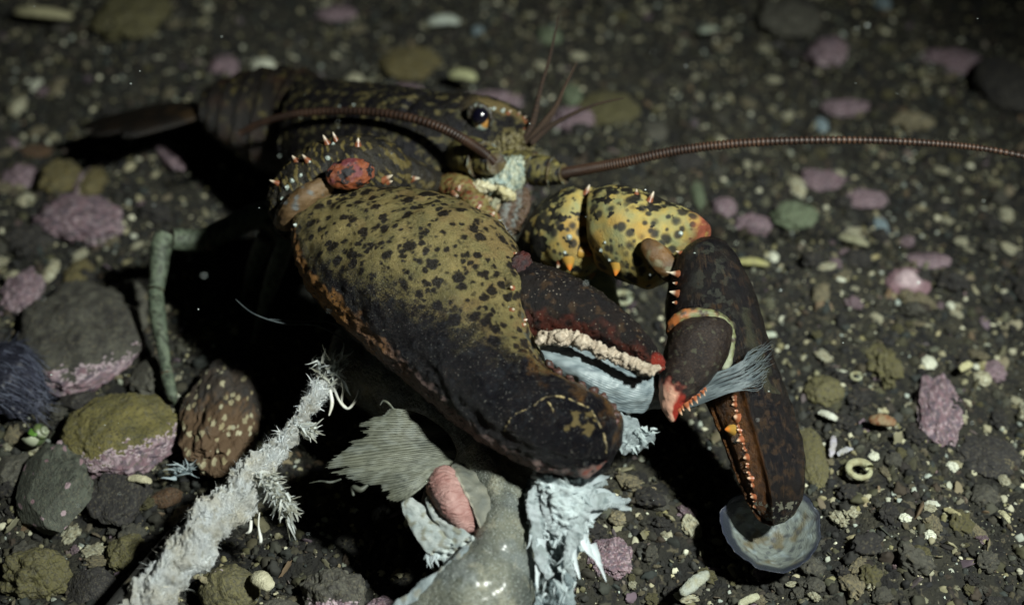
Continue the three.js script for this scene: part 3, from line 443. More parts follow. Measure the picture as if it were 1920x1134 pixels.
// far arm and pincer claw
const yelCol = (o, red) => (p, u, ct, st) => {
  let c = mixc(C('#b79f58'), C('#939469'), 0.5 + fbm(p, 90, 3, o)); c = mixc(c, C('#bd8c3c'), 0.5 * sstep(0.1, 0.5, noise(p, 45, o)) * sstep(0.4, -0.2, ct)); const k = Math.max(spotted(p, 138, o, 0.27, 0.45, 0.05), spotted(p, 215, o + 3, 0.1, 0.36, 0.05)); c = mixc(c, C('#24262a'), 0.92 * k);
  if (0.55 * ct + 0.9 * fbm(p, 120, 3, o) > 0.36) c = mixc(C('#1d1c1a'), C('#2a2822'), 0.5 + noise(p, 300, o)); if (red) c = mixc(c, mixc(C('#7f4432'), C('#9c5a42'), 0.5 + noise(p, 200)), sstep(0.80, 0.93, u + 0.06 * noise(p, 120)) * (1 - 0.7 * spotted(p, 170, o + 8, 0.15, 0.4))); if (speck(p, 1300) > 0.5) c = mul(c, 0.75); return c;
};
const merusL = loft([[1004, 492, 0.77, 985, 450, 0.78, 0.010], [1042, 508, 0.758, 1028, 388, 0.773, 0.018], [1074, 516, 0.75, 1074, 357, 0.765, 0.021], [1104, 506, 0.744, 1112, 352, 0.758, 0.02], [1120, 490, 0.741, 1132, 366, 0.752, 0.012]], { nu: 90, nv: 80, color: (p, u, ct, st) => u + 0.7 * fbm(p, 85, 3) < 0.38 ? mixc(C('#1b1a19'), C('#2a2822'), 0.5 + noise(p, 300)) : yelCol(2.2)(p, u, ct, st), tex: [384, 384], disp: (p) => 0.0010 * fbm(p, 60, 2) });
const merusLm = part('arm_segment', merusL, texMat(merusL, { bump: [6, 6], bs: 0.0004 }), LOB);
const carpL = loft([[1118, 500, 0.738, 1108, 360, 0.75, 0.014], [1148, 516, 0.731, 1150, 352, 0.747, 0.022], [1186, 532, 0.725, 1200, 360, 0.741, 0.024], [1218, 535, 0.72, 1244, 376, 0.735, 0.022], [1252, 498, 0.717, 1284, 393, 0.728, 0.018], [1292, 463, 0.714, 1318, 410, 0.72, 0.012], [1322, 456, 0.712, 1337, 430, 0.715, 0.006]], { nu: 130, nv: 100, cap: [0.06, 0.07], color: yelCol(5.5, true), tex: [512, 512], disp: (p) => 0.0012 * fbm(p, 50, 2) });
const carpLm = part('arm_segment', carpL, texMat(carpL, { bump: [8, 8], bs: 0.0004 }), LOB);
for (const [g, m, x, y, l, dx, dy, o] of [[merusL, merusLm, 1110, 420, 11, 0.9, -0.3, 1], [merusL, merusLm, 1098, 472, 8, 1, 0.3, 1], [merusL, merusLm, 1062, 492, 7, 0.3, 1, 1], [merusL, merusLm, 1098, 358, 7, 0.3, -1, 0], [carpL, carpLm, 1192, 358, 5, 0, -1, 0], [carpL, carpLm, 1216, 372, 8, 0.5, -1, 0], [carpL, carpLm, 1150, 500, 7, 0.2, 0.8, 1], [merusL, merusLm, 1044, 496, 5, -0.2, 1, 0]]) spine('spine', o ? SPINE_O : SPINE, g, m, x, y, l * 0.001, o ? 0.004 : 0.0024, [dx, dy, 1.4]);
for (const [g, m, x, y] of [[merusL, merusLm, 1065, 440], [merusL, merusLm, 1055, 475], [merusL, merusLm, 1116, 434], [carpL, carpLm, 1130, 455], [carpL, carpLm, 1123, 470], [carpL, carpLm, 1138, 487], [carpL, carpLm, 1276, 441]]) spine('barnacle', WART, g, m, x, y, 0.0014, 0.0016);
part('joint_skin', blob(1242, 490, 0.703, 54, 25, 22, 0.82, { nu: 50, nv: 50, color: (p) => mixc(mixc(C('#6b4c26'), C('#4a3824'), 0.5 + fbm(p, 80, 3)), C('#7f8268'), 0.5 * sstep(0.3, 0.6, noise(p, 110, 3))), disp: (p) => 0.0003 * noise(p, 200) }), vcMat(0.42, 4, 0.0003), LOB);
const cutRows = [[1282, 466, 0.705, 1330, 452, 0.712, 0.010], [1264, 492, 0.698, 1362, 486, 0.71, 0.018], [1257, 540, 0.692, 1394, 533, 0.704, 0.022], [1254, 590, 0.687, 1416, 588, 0.699, 0.024], [1266, 640, 0.683, 1433, 648, 0.694, 0.024], [1298, 700, 0.679, 1453, 705, 0.689, 0.021], [1327, 748, 0.676, 1477, 755, 0.684, 0.018], [1351, 810, 0.673, 1496, 808, 0.680, 0.016], [1376, 876, 0.670, 1507, 862, 0.676, 0.015], [1398, 930, 0.668, 1504, 925, 0.673, 0.013], [1416, 966, 0.667, 1486, 966, 0.670, 0.009], [1440, 986, 0.667, 1462, 984, 0.668, 0.004]];
const cutCol = (p, u, ct, st) => {
  const T = V(p.x * 0.9 + p.z * 0.2, p.y * 0.5, p.z * 0.5); let c = mixc(C('#101015'), C('#191615'), 0.5 + fbm(p, 60, 3));
  c = mixc(c, C('#463524'), 0.6 * sstep(0.05, 0.6, 0.25 * N3(u * 9, ct * 9, st * 8) + 0.25 * N3(u * 30, ct * 30, st * 20) + 0.8 * fbm(p, 110, 3, 3)));
  c = mixc(c, C('#3f4138'), 0.6 * sstep(0.0, 0.3, fbm(p, 150, 3, 9)) * sstep(0.42, 0.25, u) * sstep(0.3, -0.2, ct) * sstep(-0.85, -0.5, ct));
  if (u > 0.48) { const in_ = sstep(-0.36, -0.44, ct); c = mixc(c, mixc(C('#6a4524'), C('#33241a'), 0.5 + 0.9 * fbm(p, 140, 3, 4)), in_ * 0.9); c = mixc(c, C('#3d2e20'), 0.6 * sstep(0.1, 0.4, fbm(p, 170, 3, 6)) * (1 - in_)); }
  if (u > 0.3 && u < 0.55) c = mixc(c, C('#3f4030'), 0.5 * sstep(0.1, -0.1, Math.abs(ct - 0.25) - 0.1 + 0.2 * noise(p, 120)));
  if (u > 0.85 && fbm(p, 260, 3, 13) > 0.16) c = C('#6d6d60'); if (speck(p, 1300) > 0.4) c = mul(c, 0.6); return c;
};
const cutGeo = loft(cutRows, { nu: 180, nv: 140, cap: [0.05, 0.05], color: cutCol, tex: [1024, 768], disp: (p, u, ct, st) => 0.0008 * fbm(p, 90, 2) + 0.00025 * fbm(p, 500, 2) + (st > 0 && u > 0.45 ? 0.0016 * Math.exp(-(((ct + 0.38) / 0.06) ** 2)) - 0.0015 * sstep(-0.4, -0.6, ct) : 0) });
const pincer = part('pincer_claw', cutGeo, texMat(cutGeo, { bump: [16, 10], bs: 0.0007, roughness: 0.26, specularIntensity: 0.45 }), LOB);
for (const [x, y, l, r] of [[1272, 472, 7, 2.6], [1268, 512, 8, 2.8], [1264, 530, 4, 1.8], [1266, 550, 7, 2.8], [1264, 564, 4, 1.8], [1258, 512, 9, 1.8]]) spine('spine', SPINE, cutGeo, pincer, x, y, l * 0.0008, r * 0.0009, [-0.7, -0.1, 1]);
{ const row = [[1372, 748], [1378, 770], [1380, 800], [1386, 826], [1394, 852], [1400, 880], [1404, 906], [1408, 932], [1410, 954]]; for (let i = 0; i < 26; i++) { const [x, y] = spline(row, i / 25), r = [1.5, 0.9, 1.1, 0.8, 1.9, 0.8, 0.9, 1.2, 0.7][i % 9] * (1 - 0.35 * i / 25); spine('tooth', BEAD, cutGeo, pincer, x + rr(-2, 2), y + rr(-3, 3), 0.0022 * r * rr(0.6, 1.2), 0.0016 * r, [-0.6, rr(-0.4, 0.4), 1]); } spine('tooth', SPINE_O, cutGeo, pincer, 1366, 806, 0.006, 0.0046, [-0.9, -0.2, 1]); }
const dRows = [[1262, 606, 0.665, 1372, 606, 0.668, 0.008], [1252, 636, 0.659, 1372, 634, 0.663, 0.014], [1243, 674, 0.655, 1362, 674, 0.658, 0.015], [1237, 712, 0.652, 1336, 712, 0.654, 0.013], [1237, 746, 0.65, 1300, 744, 0.651, 0.009], [1244, 772, 0.649, 1276, 768, 0.649, 0.005], [1258, 793, 0.648, 1265, 792, 0.648, 0.0018]];
const dGeo = loft(dRows, { nu: 110, nv: 90, cap: [0.12, 0.03], color: (p, u, ct, st) => {
  let c = mixc(C('#1d1818'), C('#2c2420'), 0.5 + fbm(p, 90, 3)); if (speck(p, 900) > 0.4) c = mixc(c, C('#574a3a'), 0.6); c = mixc(c, C('#4a4a3c'), fbm(p, 190, 3, 5) > 0.36 ? 0.7 : 0);
  const e = u + 0.25 * (-ct) * 0.5 + 0.04 * noise(p, 200); c = mixc(c, C('#9a2f22'), sstep(0.60, 0.70, e)); c = mixc(c, C('#d8a78f'), sstep(0.62, 0.72, e) * sstep(0.15, -0.15, ct + 0.1 * noise(p, 200) - 0.8 * sstep(0.85, 1, u))); return c;
}, tex: [512, 384], disp: (p) => 0.0006 * fbm(p, 160, 3) });
part('movable_finger', dGeo, texMat(dGeo, { bump: [8, 6], bs: 0.0005, roughness: 0.42 }), pincer);
for (let i = 0; i < 8; i++) { const [x, y] = spline([[1272, 766], [1284, 758], [1298, 748], [1312, 738], [1322, 728]], i / 7); const q = new THREE.Mesh(BEAD, spineMat); q.name = 'tooth'; q.position.copy(at(x, y, 0.647)); q.quaternion.setFromUnitVectors(upQ, V(0.5, -0.85, 0).transformDirection(camM)); const k = [1.2, 0.8, 1.4, 0.9, 1.1, 0.7, 0.9, 0.6][i]; q.scale.set(0.0013 * k, 0.003 * k, 0.0013 * k); q.castShadow = true; pincer.add(q); }
part('hinge_rim', tube([[1256, 626, 0.664, 0.0018], [1262, 606, 0.661, 0.0026], [1282, 592, 0.660, 0.003], [1308, 588, 0.661, 0.0028], [1334, 592, 0.663, 0.003], [1356, 604, 0.665, 0.0032], [1368, 622, 0.665, 0.0028], [1370, 650, 0.664, 0.0022], [1362, 680, 0.663, 0.0026], [1352, 692, 0.664, 0.0016]], { nu: 80, nv: 14, color: (p, u) => mixc(mixc(mixc(C('#8d5228'), C('#6a6f4c'), sstep(0.15, 0.4, u + 0.2 * noise(p, 150))), C('#3a3026'), sstep(0.1, 0.5, noise(p, 260, 3))), C('#aab09a'), sstep(0.8, 0.95, u) * 0.9), disp: (p) => 0.0006 * fbm(p, 300, 2) }), vcMat(0.42, 2, 0.0003), pincer);
part('hinge_knob', blob(1338, 597, 0.664, 17, 9, 9, 0.15, { color: (p) => mixc(C('#5a3a28'), C('#7c5a40'), 0.5 + noise(p, 300)) }), vcMat(0.45), pincer);
part('hinge_knob', blob(1370, 616, 0.667, 11, 15, 9, 0.1, { color: (p) => mixc(C('#1c1a1a'), C('#454334'), 0.5 + noise(p, 300)) }), vcMat(0.4), pincer);

// walking legs
const legCol = (s) => (p, u) => { let c = mixc(C('#717c68'), C('#4f5a4c'), 0.5 + fbm(p, 120, 3, s)); c = mixc(c, C('#24261f'), 0.85 * sstep(0.08, 0.3, fbm(p, 210, 3, s + 5))); if (u > 0.95 || u < 0.03) c = mixc(c, C('#6f4a2e'), 0.6 * sstep(-0.3, 0.2, noise(p, 300, s))); if (speck(p, 700) > 0.4) c = mul(c, 0.5); return c; };
function leg(s, segs, col = legCol(s)) {
  let host = null; for (const r of segs) { const g = tube(r, { nu: 50, nv: 20, cap: [0.06, 0.05], color: col, disp: (p, u) => 0.0004 * fbm(p, 90, 2, s) - 0.0007 + 0.0006 * sstep(0.85, 0.95, u) * sstep(1, 0.95, u) }); host = host ? part('leg_segment', g, vcMat(0.45, 3, 0.0003), host) && host : part('walking_leg', g, vcMat(0.45, 3, 0.0003), LOB); }
}
const foot = (x, y) => { const g = gnd(x, y, 0); g.y = hgt(g.x, g.z) + 0.001; return pix(g); };
{
  const f = foot(330, 770); leg(1, [[[600, 410, 0.83, 0.008], [500, 400, 0.828, 0.008], [420, 432, 0.825, 0.0078], [378, 452, 0.82, 0.007]], [[384, 452, 0.82, 0.0065], [350, 450, 0.815, 0.0072], [318, 448, 0.81, 0.0066]], [[310, 436, 0.81, 0.0058], [300, 466, 0.806, 0.0068], [296, 515, 0.8, 0.0056], [290, 545, 0.796, 0.005]], [[290, 543, 0.796, 0.0048], [294, 585, 0.788, 0.0054], [304, 650, 0.778, 0.0042], [312, 705, 0.77, 0.0034]], [[312, 702, 0.77, 0.0042], [322, 740, 0.763, 0.0036], [f[0], f[1], f[2], 0.001]]]);
  const g = foot(1158, 612); leg(2, [[[960, 470, 0.80, 0.008], [1010, 490, 0.79, 0.0085], [1060, 524, 0.775, 0.0085], [1084, 520, 0.77, 0.008], [1112, 498, 0.768, 0.006]], [[1112, 500, 0.77, 0.0068], [1128, 535, 0.772, 0.0082], [1144, 580, 0.775, 0.0064]], [[1144, 578, 0.775, 0.005], [1152, 596, 0.778, 0.004], [g[0], g[1], g[2], 0.0012]]], (p, u) => mixc(mixc(C('#8d9468'), C('#5f6f58'), 0.5 + fbm(p, 130, 3, 2)), C('#a8742f'), u > 0.86 ? 0.7 : 0));
  for (const [s, hx, hy, kx, ky, kd, fx, fy] of [[3, 600, 410, 500, 440, 0.82, 450, 560], [4, 640, 420, 540, 440, 0.80, 470, 640], [5, 720, 420, 640, 470, 0.79, 590, 600]]) { const q = foot(fx, fy); leg(s, [[[hx, hy, 0.84, 0.008], [(hx + kx) / 2, (hy + ky) / 2 - 12, (0.84 + kd) / 2, 0.008], [kx, ky, kd, 0.0066]], [[kx, ky, kd, 0.006], [(kx + fx) / 2, (ky + fy) / 2, (kd + q[2]) / 2, 0.005], [q[0], q[1], q[2], 0.0012]]]); }
}

// ------------------------------------------------------------------ the torn fish
const FISH = thing('fish', 'torn grey fish with frayed fin and pink gill lying under the big claw', 'fish', V(0.0, 0, 0.2));
const skinCol = (p, u, ct, st) => { let c = mixc(C('#7c7e70'), C('#565b56'), 0.5 + 0.8 * fbm(p, 35, 3, 3)); c = mixc(c, C('#989682'), 0.6 * sstep(0.12, 0.45, fbm(p, 60, 3, 7))); c = mixc(c, C('#3f4442'), 0.45 * sstep(0.1, 0.5, fbm(p, 420, 2, 9))); c = mixc(c, C('#7d8585'), 0.5 * sstep(0.1, 0.45, fbm(p, 45, 3, 19))); c = mixc(c, C('#454a47'), 0.6 * sstep(0.1, 0.5, fbm(p, 30, 3, 51))); if (noise(p, 620, 2) > 0.62) c = mixc(c, C('#a3aca6'), 0.5); return c; };
const fishGeo = loft([[600, 690, 0.735, 640, 610, 0.75, 0.012], [678, 762, 0.722, 770, 630, 0.74, 0.02], [762, 838, 0.70, 905, 700, 0.72, 0.026], [838, 890, 0.682, 1010, 800, 0.69, 0.028], [868, 945, 0.664, 1020, 900, 0.668, 0.026], [878, 1005, 0.650, 1014, 985, 0.652, 0.025], [850, 1062, 0.638, 1012, 1060, 0.64, 0.025], [780, 1122, 0.628, 1004, 1122, 0.628, 0.024], [720, 1185, 0.62, 990, 1190, 0.618, 0.022]],
  { nu: 160, nv: 90, cap: [0.04, 0.03], color: skinCol, tex: [768, 512], disp: (p, u) => 0.0035 * fbm(p, 28, 2) + 0.0006 * fbm(p, 160, 2) });
const fishBody = part('body', fishGeo, texMat(fishGeo, { bump: [9, 5], bs: 0.0011, roughness: 0.24, specularIntensity: 1, clearcoat: 0.2, clearcoatRoughness: 0.22 }), FISH);
part('belly_edge', tube([[908, 1006, 0.629, 0.0018], [884, 1028, 0.624, 0.0028], [846, 1062, 0.618, 0.003], [800, 1098, 0.614, 0.0032], [756, 1134, 0.611, 0.003], [720, 1165, 0.61, 0.002]], { nu: 90, nv: 18, flat: 0.6, color: (p) => mixc(mixc(C('#a9b5b8'), C('#7d8a8e'), 0.5 + fbm(p, 80, 3)), C('#8a8670'), 0.6 * sstep(0.2, 0.5, noise(p, 130, 3))), disp: (p) => 0.0022 * fbm(p, 110, 3) }), vcMat(0.35, 4, 0.0006), FISH);
// thin torn pieces: a curling strip of flesh or skin, ragged at its end
function shredGeo(p, dir, side, len, wid, curl, col, ns = 7) {
  const pos = [], c = [], uv = [], idx = [], d = dir.clone().normalize(), s = side.clone().addScaledVector(d, -side.dot(d)).normalize(), nn = d.clone().cross(s), q = p.clone(), ph = rnd() * 6;
  for (let i = 0; i <= ns; i++) {
    const t = i / ns, w = wid * Math.pow(1 - 0.97 * t, 0.7) * (0.85 + 0.15 * Math.sin(t * 9 + ph)), off = wid * 0.3 * Math.sin(t * 5 + ph);
    for (const [e, h] of [[-1, 0], [0, 0.3], [1, 0]]) { const x = q.clone().addScaledVector(s, e * w + off).addScaledVector(nn, h * w); pos.push(x.x, x.y, x.z); c.push(...mul(col, 0.95 + 0.1 * Math.sin(ph + i))); uv.push(t, e); }
    q.addScaledVector(d, len / ns); d.applyAxisAngle(s, curl / ns).applyAxisAngle(nn, (rnd() - 0.5) * 0.35);
    if (i < ns) for (let k = 0; k < 2; k++) { const a = i * 3 + k; idx.push(a, a + 3, a + 1, a + 1, a + 3, a + 4); }
  }
  const g = new THREE.BufferGeometry(); g.setAttribute('position', new THREE.Float32BufferAttribute(pos, 3)); g.setAttribute('color', new THREE.Float32BufferAttribute(c, 3)); g.setAttribute('uv', new THREE.Float32BufferAttribute(uv, 2)); g.setIndex(idx); g.computeVertexNormals(); return g;
}
const fleshMat = new THREE.MeshPhysicalMaterial({ vertexColors: true, roughness: 0.55, side: THREE.DoubleSide, transmission: 0.35, thickness: 0 });
const fleshSolid = vcMat(0.32, 8, 0.0008);
const FL = C('#d6e2e6'), FLB = C('#b3c0c1'), FLT = C('#b3ab94');
const scr = (x, y, z = 0) => V(x, -y, z).transformDirection(camM);
// pectoral fin: spread rays joined by thin skin
{
  const baseL = [[800, 782, 0.672], [836, 808, 0.668], [856, 846, 0.66], [842, 874, 0.65], [812, 892, 0.644]], tips = [[722, 766, 0.668], [690, 786, 0.664], [656, 806, 0.66], [652, 834, 0.655], [610, 870, 0.65], [612, 888, 0.648], [652, 896, 0.645], [700, 914, 0.641], [712, 940, 0.638], [742, 948, 0.637]];
  const NR = 46, ends = [];
  for (let i = 0, e = 1, left = 0; i < NR; i++) { if (left-- <= 0) { e = rr(0.76, 1.07); left = Math.floor(rr(1, 5)); } ends.push(e + rr(-0.03, 0.03)); }
  const pt = (t, r) => { const b = spline(baseL, t), e = spline(tips, t), x = lerp(b[0], e[0], r), y = lerp(b[1], e[1], r) + 10 * Math.sin(Math.PI * r) * (t - 0.5), d = lerp(b[2], e[2], r) - 0.005 * Math.sin(Math.PI * r) + 0.0012 * Math.sin(t * 23); return at(x, y, d); };
  const finC = (p) => mixc(mixc(C('#5c5e50'), C('#42463f'), 0.5 + fbm(p, 60, 3)), C('#767b74'), 0.6 * sstep(0.15, 0.5, noise(p, 140, 3)));
  const web = surface(50, 184, (u, v) => { const k = Math.min(NR - 1, Math.floor(v * NR)); return pt(v, u * (ends[k] - 0.03)); }, { closed: false, color: finC, disp: (p) => -0.0002 + 0.0002 * noise(p, 400) });
  const fin = part('pectoral_fin', web, new THREE.MeshPhysicalMaterial({ vertexColors: true, roughness: 0.6, side: THREE.DoubleSide, transmission: 0.15, thickness: 0 }), FISH);
  for (let i = 0; i < NR; i++) {
    const t = (i + 0.5) / NR, rows = []; for (let k = 0; k <= 6; k++) { const r = k / 6 * ends[i], p = pt(clamp(t + 0.016 * Math.sin(Math.floor(i / 4) * 2.1) * (k / 6) ** 2), r); rows.push([p.x, p.y, p.z, lerp(0.0003, 0.00045, k / 6) * (k === 6 ? 0.4 : 1)]); }
    part('fin_ray', tubeW(rows, { nu: 24, nv: 6, color: (p) => mixc(finC(p), C('#85887a'), 0.3 + 0.4 * noise(p, 500)), disp: (p, u) => 0.0002 * noise(p, 900) }), vcMat(0.55), fin);
  }
  for (const pts of [[[640, 898, 0.646, 0.0004], [620, 904, 0.646, 0.0006], [600, 902, 0.647, 0.0004], [578, 906, 0.648, 0.0001]], [[690, 908, 0.642, 0.0006], [676, 918, 0.641, 0.0014], [662, 914, 0.642, 0.0012], [662, 930, 0.643, 0.0006]], [[738, 768, 0.668, 0.0005], [728, 756, 0.667, 0.0007], [718, 752, 0.668, 0.0006], [712, 760, 0.669, 0.0002]]]) part('fin_ray', tube(pts, { nu: 30, nv: 6, color: finC }), vcMat(0.55), fin);
}
// gill chamber: dark hollow, pink gill, torn white gill bones, lit skin edge
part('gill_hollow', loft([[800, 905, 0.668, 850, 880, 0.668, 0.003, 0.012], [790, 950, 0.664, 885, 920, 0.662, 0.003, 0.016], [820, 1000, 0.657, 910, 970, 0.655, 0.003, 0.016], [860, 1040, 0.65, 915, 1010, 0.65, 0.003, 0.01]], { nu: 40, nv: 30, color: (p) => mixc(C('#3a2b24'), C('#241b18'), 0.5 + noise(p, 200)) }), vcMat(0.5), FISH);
part('gill', loft([[822, 890, 0.656, 846, 876, 0.654, 0.004], [804, 922, 0.649, 868, 898, 0.646, 0.011], [822, 958, 0.643, 886, 932, 0.640, 0.014], [850, 990, 0.640, 900, 966, 0.637, 0.012], [878, 1004, 0.638, 902, 990, 0.636, 0.007]], { nu: 120, nv: 80, cap: [0.12, 0.12], color: (p, u, ct) => { const b = Math.sin(u * 170 + 6 * noise(p, 120)); return mixc(mixc(C('#ad8a84'), C('#936a64'), 0.45 + 0.35 * b + fbm(p, 90, 2)), C('#b8896c'), sstep(-0.5, -0.9, ct)); }, disp: (p, u, ct) => 0.0002 * Math.sin(u * 170 + 6 * noise(p, 120)) + 0.0008 * fbm(p, 130, 3) }), vcMat(0.42, 4, 0.0005), FISH);
const boneC = (p) => mixc(mixc(C('#cfd6d3'), C('#a3b0b0'), 0.5 + fbm(p, 120, 3)), C('#8d8a70'), 0.7 * sstep(0.25, 0.5, noise(p, 190, 4)));
const bone = (rows, s) => part('gill_bone', loft(rows, { nu: 60, nv: 40, cap: [0.04, 0.03], color: boneC, disp: (p, u, ct) => 0.0007 * fbm(p, 200, 3, s) + (u > 0.75 ? 0.0022 * noise(p, 420, s) : 0) }), vcMat(0.4, 5, 0.0005), FISH);
bone([[750, 928, 0.648, 774, 934, 0.644, 0.0008], [754, 958, 0.643, 794, 948, 0.64, 0.0010], [774, 1000, 0.638, 820, 972, 0.636, 0.0013], [804, 1040, 0.634, 850, 1006, 0.631, 0.0013], [846, 1066, 0.631, 876, 1034, 0.629, 0.0009]], 1);
bone([[798, 936, 0.642, 808, 926, 0.641, 0.0014], [806, 966, 0.637, 822, 954, 0.636, 0.0022], [826, 996, 0.634, 850, 978, 0.630, 0.0012], [852, 1032, 0.63, 884, 1004, 0.627, 0.0012], [870, 1054, 0.629, 902, 1022, 0.626, 0.0008]], 2);
for (let i = 0; i < 26; i++) { const t = rnd(); part('bone_splinter', shredGeo(at(lerp(800, 890, t) + rr(-6, 6), lerp(1036, 1046, t) + rr(-4, 10), 0.63), scr(rr(-0.6, 0.4), 1, rr(-0.2, 0.3)), scr(1, 0, rr(-0.3, 0.3)), rr(0.002, 0.006), rr(0.0003, 0.0010), rr(-0.6, 0.6), FL, 5), fleshMat, FISH); }
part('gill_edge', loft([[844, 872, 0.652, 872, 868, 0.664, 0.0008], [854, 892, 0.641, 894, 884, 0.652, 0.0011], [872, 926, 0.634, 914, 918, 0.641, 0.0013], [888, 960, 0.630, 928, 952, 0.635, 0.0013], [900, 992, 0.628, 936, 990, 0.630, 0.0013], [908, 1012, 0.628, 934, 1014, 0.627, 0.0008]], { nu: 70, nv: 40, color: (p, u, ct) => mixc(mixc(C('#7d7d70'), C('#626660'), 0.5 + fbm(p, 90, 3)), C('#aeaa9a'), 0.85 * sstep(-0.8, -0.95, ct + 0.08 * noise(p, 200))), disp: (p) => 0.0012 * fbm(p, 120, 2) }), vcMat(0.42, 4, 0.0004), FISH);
// bared white flesh, hanging in rags
const fleshLow = (p, u) => mixc(fleshC(p), mixc(C('#6f7d82'), C('#8c999b'), 0.5 + fbm(p, 90, 2)), sstep(0.5, 0.62, u + 0.12 * noise(p, 120)));
const fleshC = (p) => mixc(mixc(FL, FLB, 0.45 + fbm(p, 80, 3)), C('#7f8f92'), 0.7 * sstep(0.2, 0.5, fbm(p, 200, 3, 6)));
const flesh = part('torn_flesh', loft([[1010, 872, 0.652, 1128, 858, 0.645, 0.012], [1000, 905, 0.646, 1112, 900, 0.641, 0.018], [984, 945, 0.643, 1118, 940, 0.639, 0.02], [990, 985, 0.640, 1106, 980, 0.637, 0.018], [1006, 1030, 0.638, 1078, 1030, 0.638, 0.010], [1010, 1080, 0.635, 1070, 1085, 0.635, 0.009], [996, 1130, 0.63, 1072, 1140, 0.63, 0.009], [990, 1180, 0.625, 1070, 1190, 0.625, 0.009]], { nu: 160, nv: 110, color: fleshLow, disp: (p) => 0.006 * fbm(p, 80, 3) + 0.0022 * fbm(p, 300, 3) }), fleshSolid, FISH);
function rags(host, list, n, col, lw) { for (let i = 0; i < n; i++) { const [x, y, d, dx, dy, dz, len, w] = list(i); part('shred', shredGeo(at(x, y, d), scr(dx, dy, dz), scr(-dy, dx, rr(-0.3, 0.3)), len, w, rr(-0.8, 0.8), mixc(col, FLB, rnd())), fleshMat, host); } }
rags(flesh, (i) => { const t = rnd(); return [lerp(1000, 1110, rnd()), 890 + 120 * t, 0.624 + rr(-0.004, 0.004), rr(-0.6, 0.8), rr(-0.2, 1), rr(-0.2, 0.6), rr(0.003, 0.010), rr(0.0003, 0.0012)]; }, 40, FL);
rags(flesh, (i) => { const t = rnd(); return [lerp(995, 1085, rnd()), 1000 + 134 * t, 0.62 - 0.006 * t, rr(-0.5, 0.5), rr(0.3, 1), rr(0, 0.4), rr(0.004, 0.010), rr(0.0002, 0.0009)]; }, 26, FL);
for (const pts of [[[1014, 905, 0.632, 0.004], [1008, 950, 0.626, 0.0045], [1006, 1000, 0.622, 0.003], [1016, 1050, 0.618, 0.0026], [1034, 1086, 0.616, 0.002]], [[1088, 900, 0.632, 0.004], [1086, 950, 0.626, 0.005], [1078, 1000, 0.622, 0.0034], [1066, 1046, 0.619, 0.0024], [1074, 1082, 0.618, 0.0012]], [[1044, 890, 0.634, 0.008], [1048, 930, 0.626, 0.009], [1046, 965, 0.624, 0.007], [1040, 1000, 0.624, 0.003]], [[1070, 930, 0.63, 0.005], [1110, 938, 0.628, 0.006], [1146, 940, 0.627, 0.0042], [1182, 938, 0.626, 0.0008]], [[1100, 905, 0.634, 0.004], [1122, 900, 0.633, 0.0036], [1140, 906, 0.633, 0.001]]]) part('flesh_flap', tube(pts, { nu: 90, nv: 26, flat: 0.4, color: fleshC, disp: (p) => 0.0024 * fbm(p, 120, 3) + 0.0008 * fbm(p, 420, 2) }), fleshSolid, flesh);
for (const [x, y, d, dx, dy, len, w] of [[1096, 938, 0.63, 1, 0.05, 0.022, 0.006], [1100, 950, 0.628, 1, -0.15, 0.018, 0.005], [1092, 914, 0.63, 0.9, -0.45, 0.014, 0.004], [1070, 985, 0.624, 0.05, 1, 0.024, 0.003], [1086, 990, 0.624, 0.2, 1, 0.02, 0.0028], [1012, 1010, 0.62, -0.1, 1, 0.022, 0.003], [1110, 1020, 0.63, 0.4, 1, 0.018, 0.002]]) part('shred', shredGeo(at(x, y, d), scr(dx, dy, 0.15), scr(-dy, dx, 0.1), len, w, 0.4, FL, 10), fleshMat, flesh);
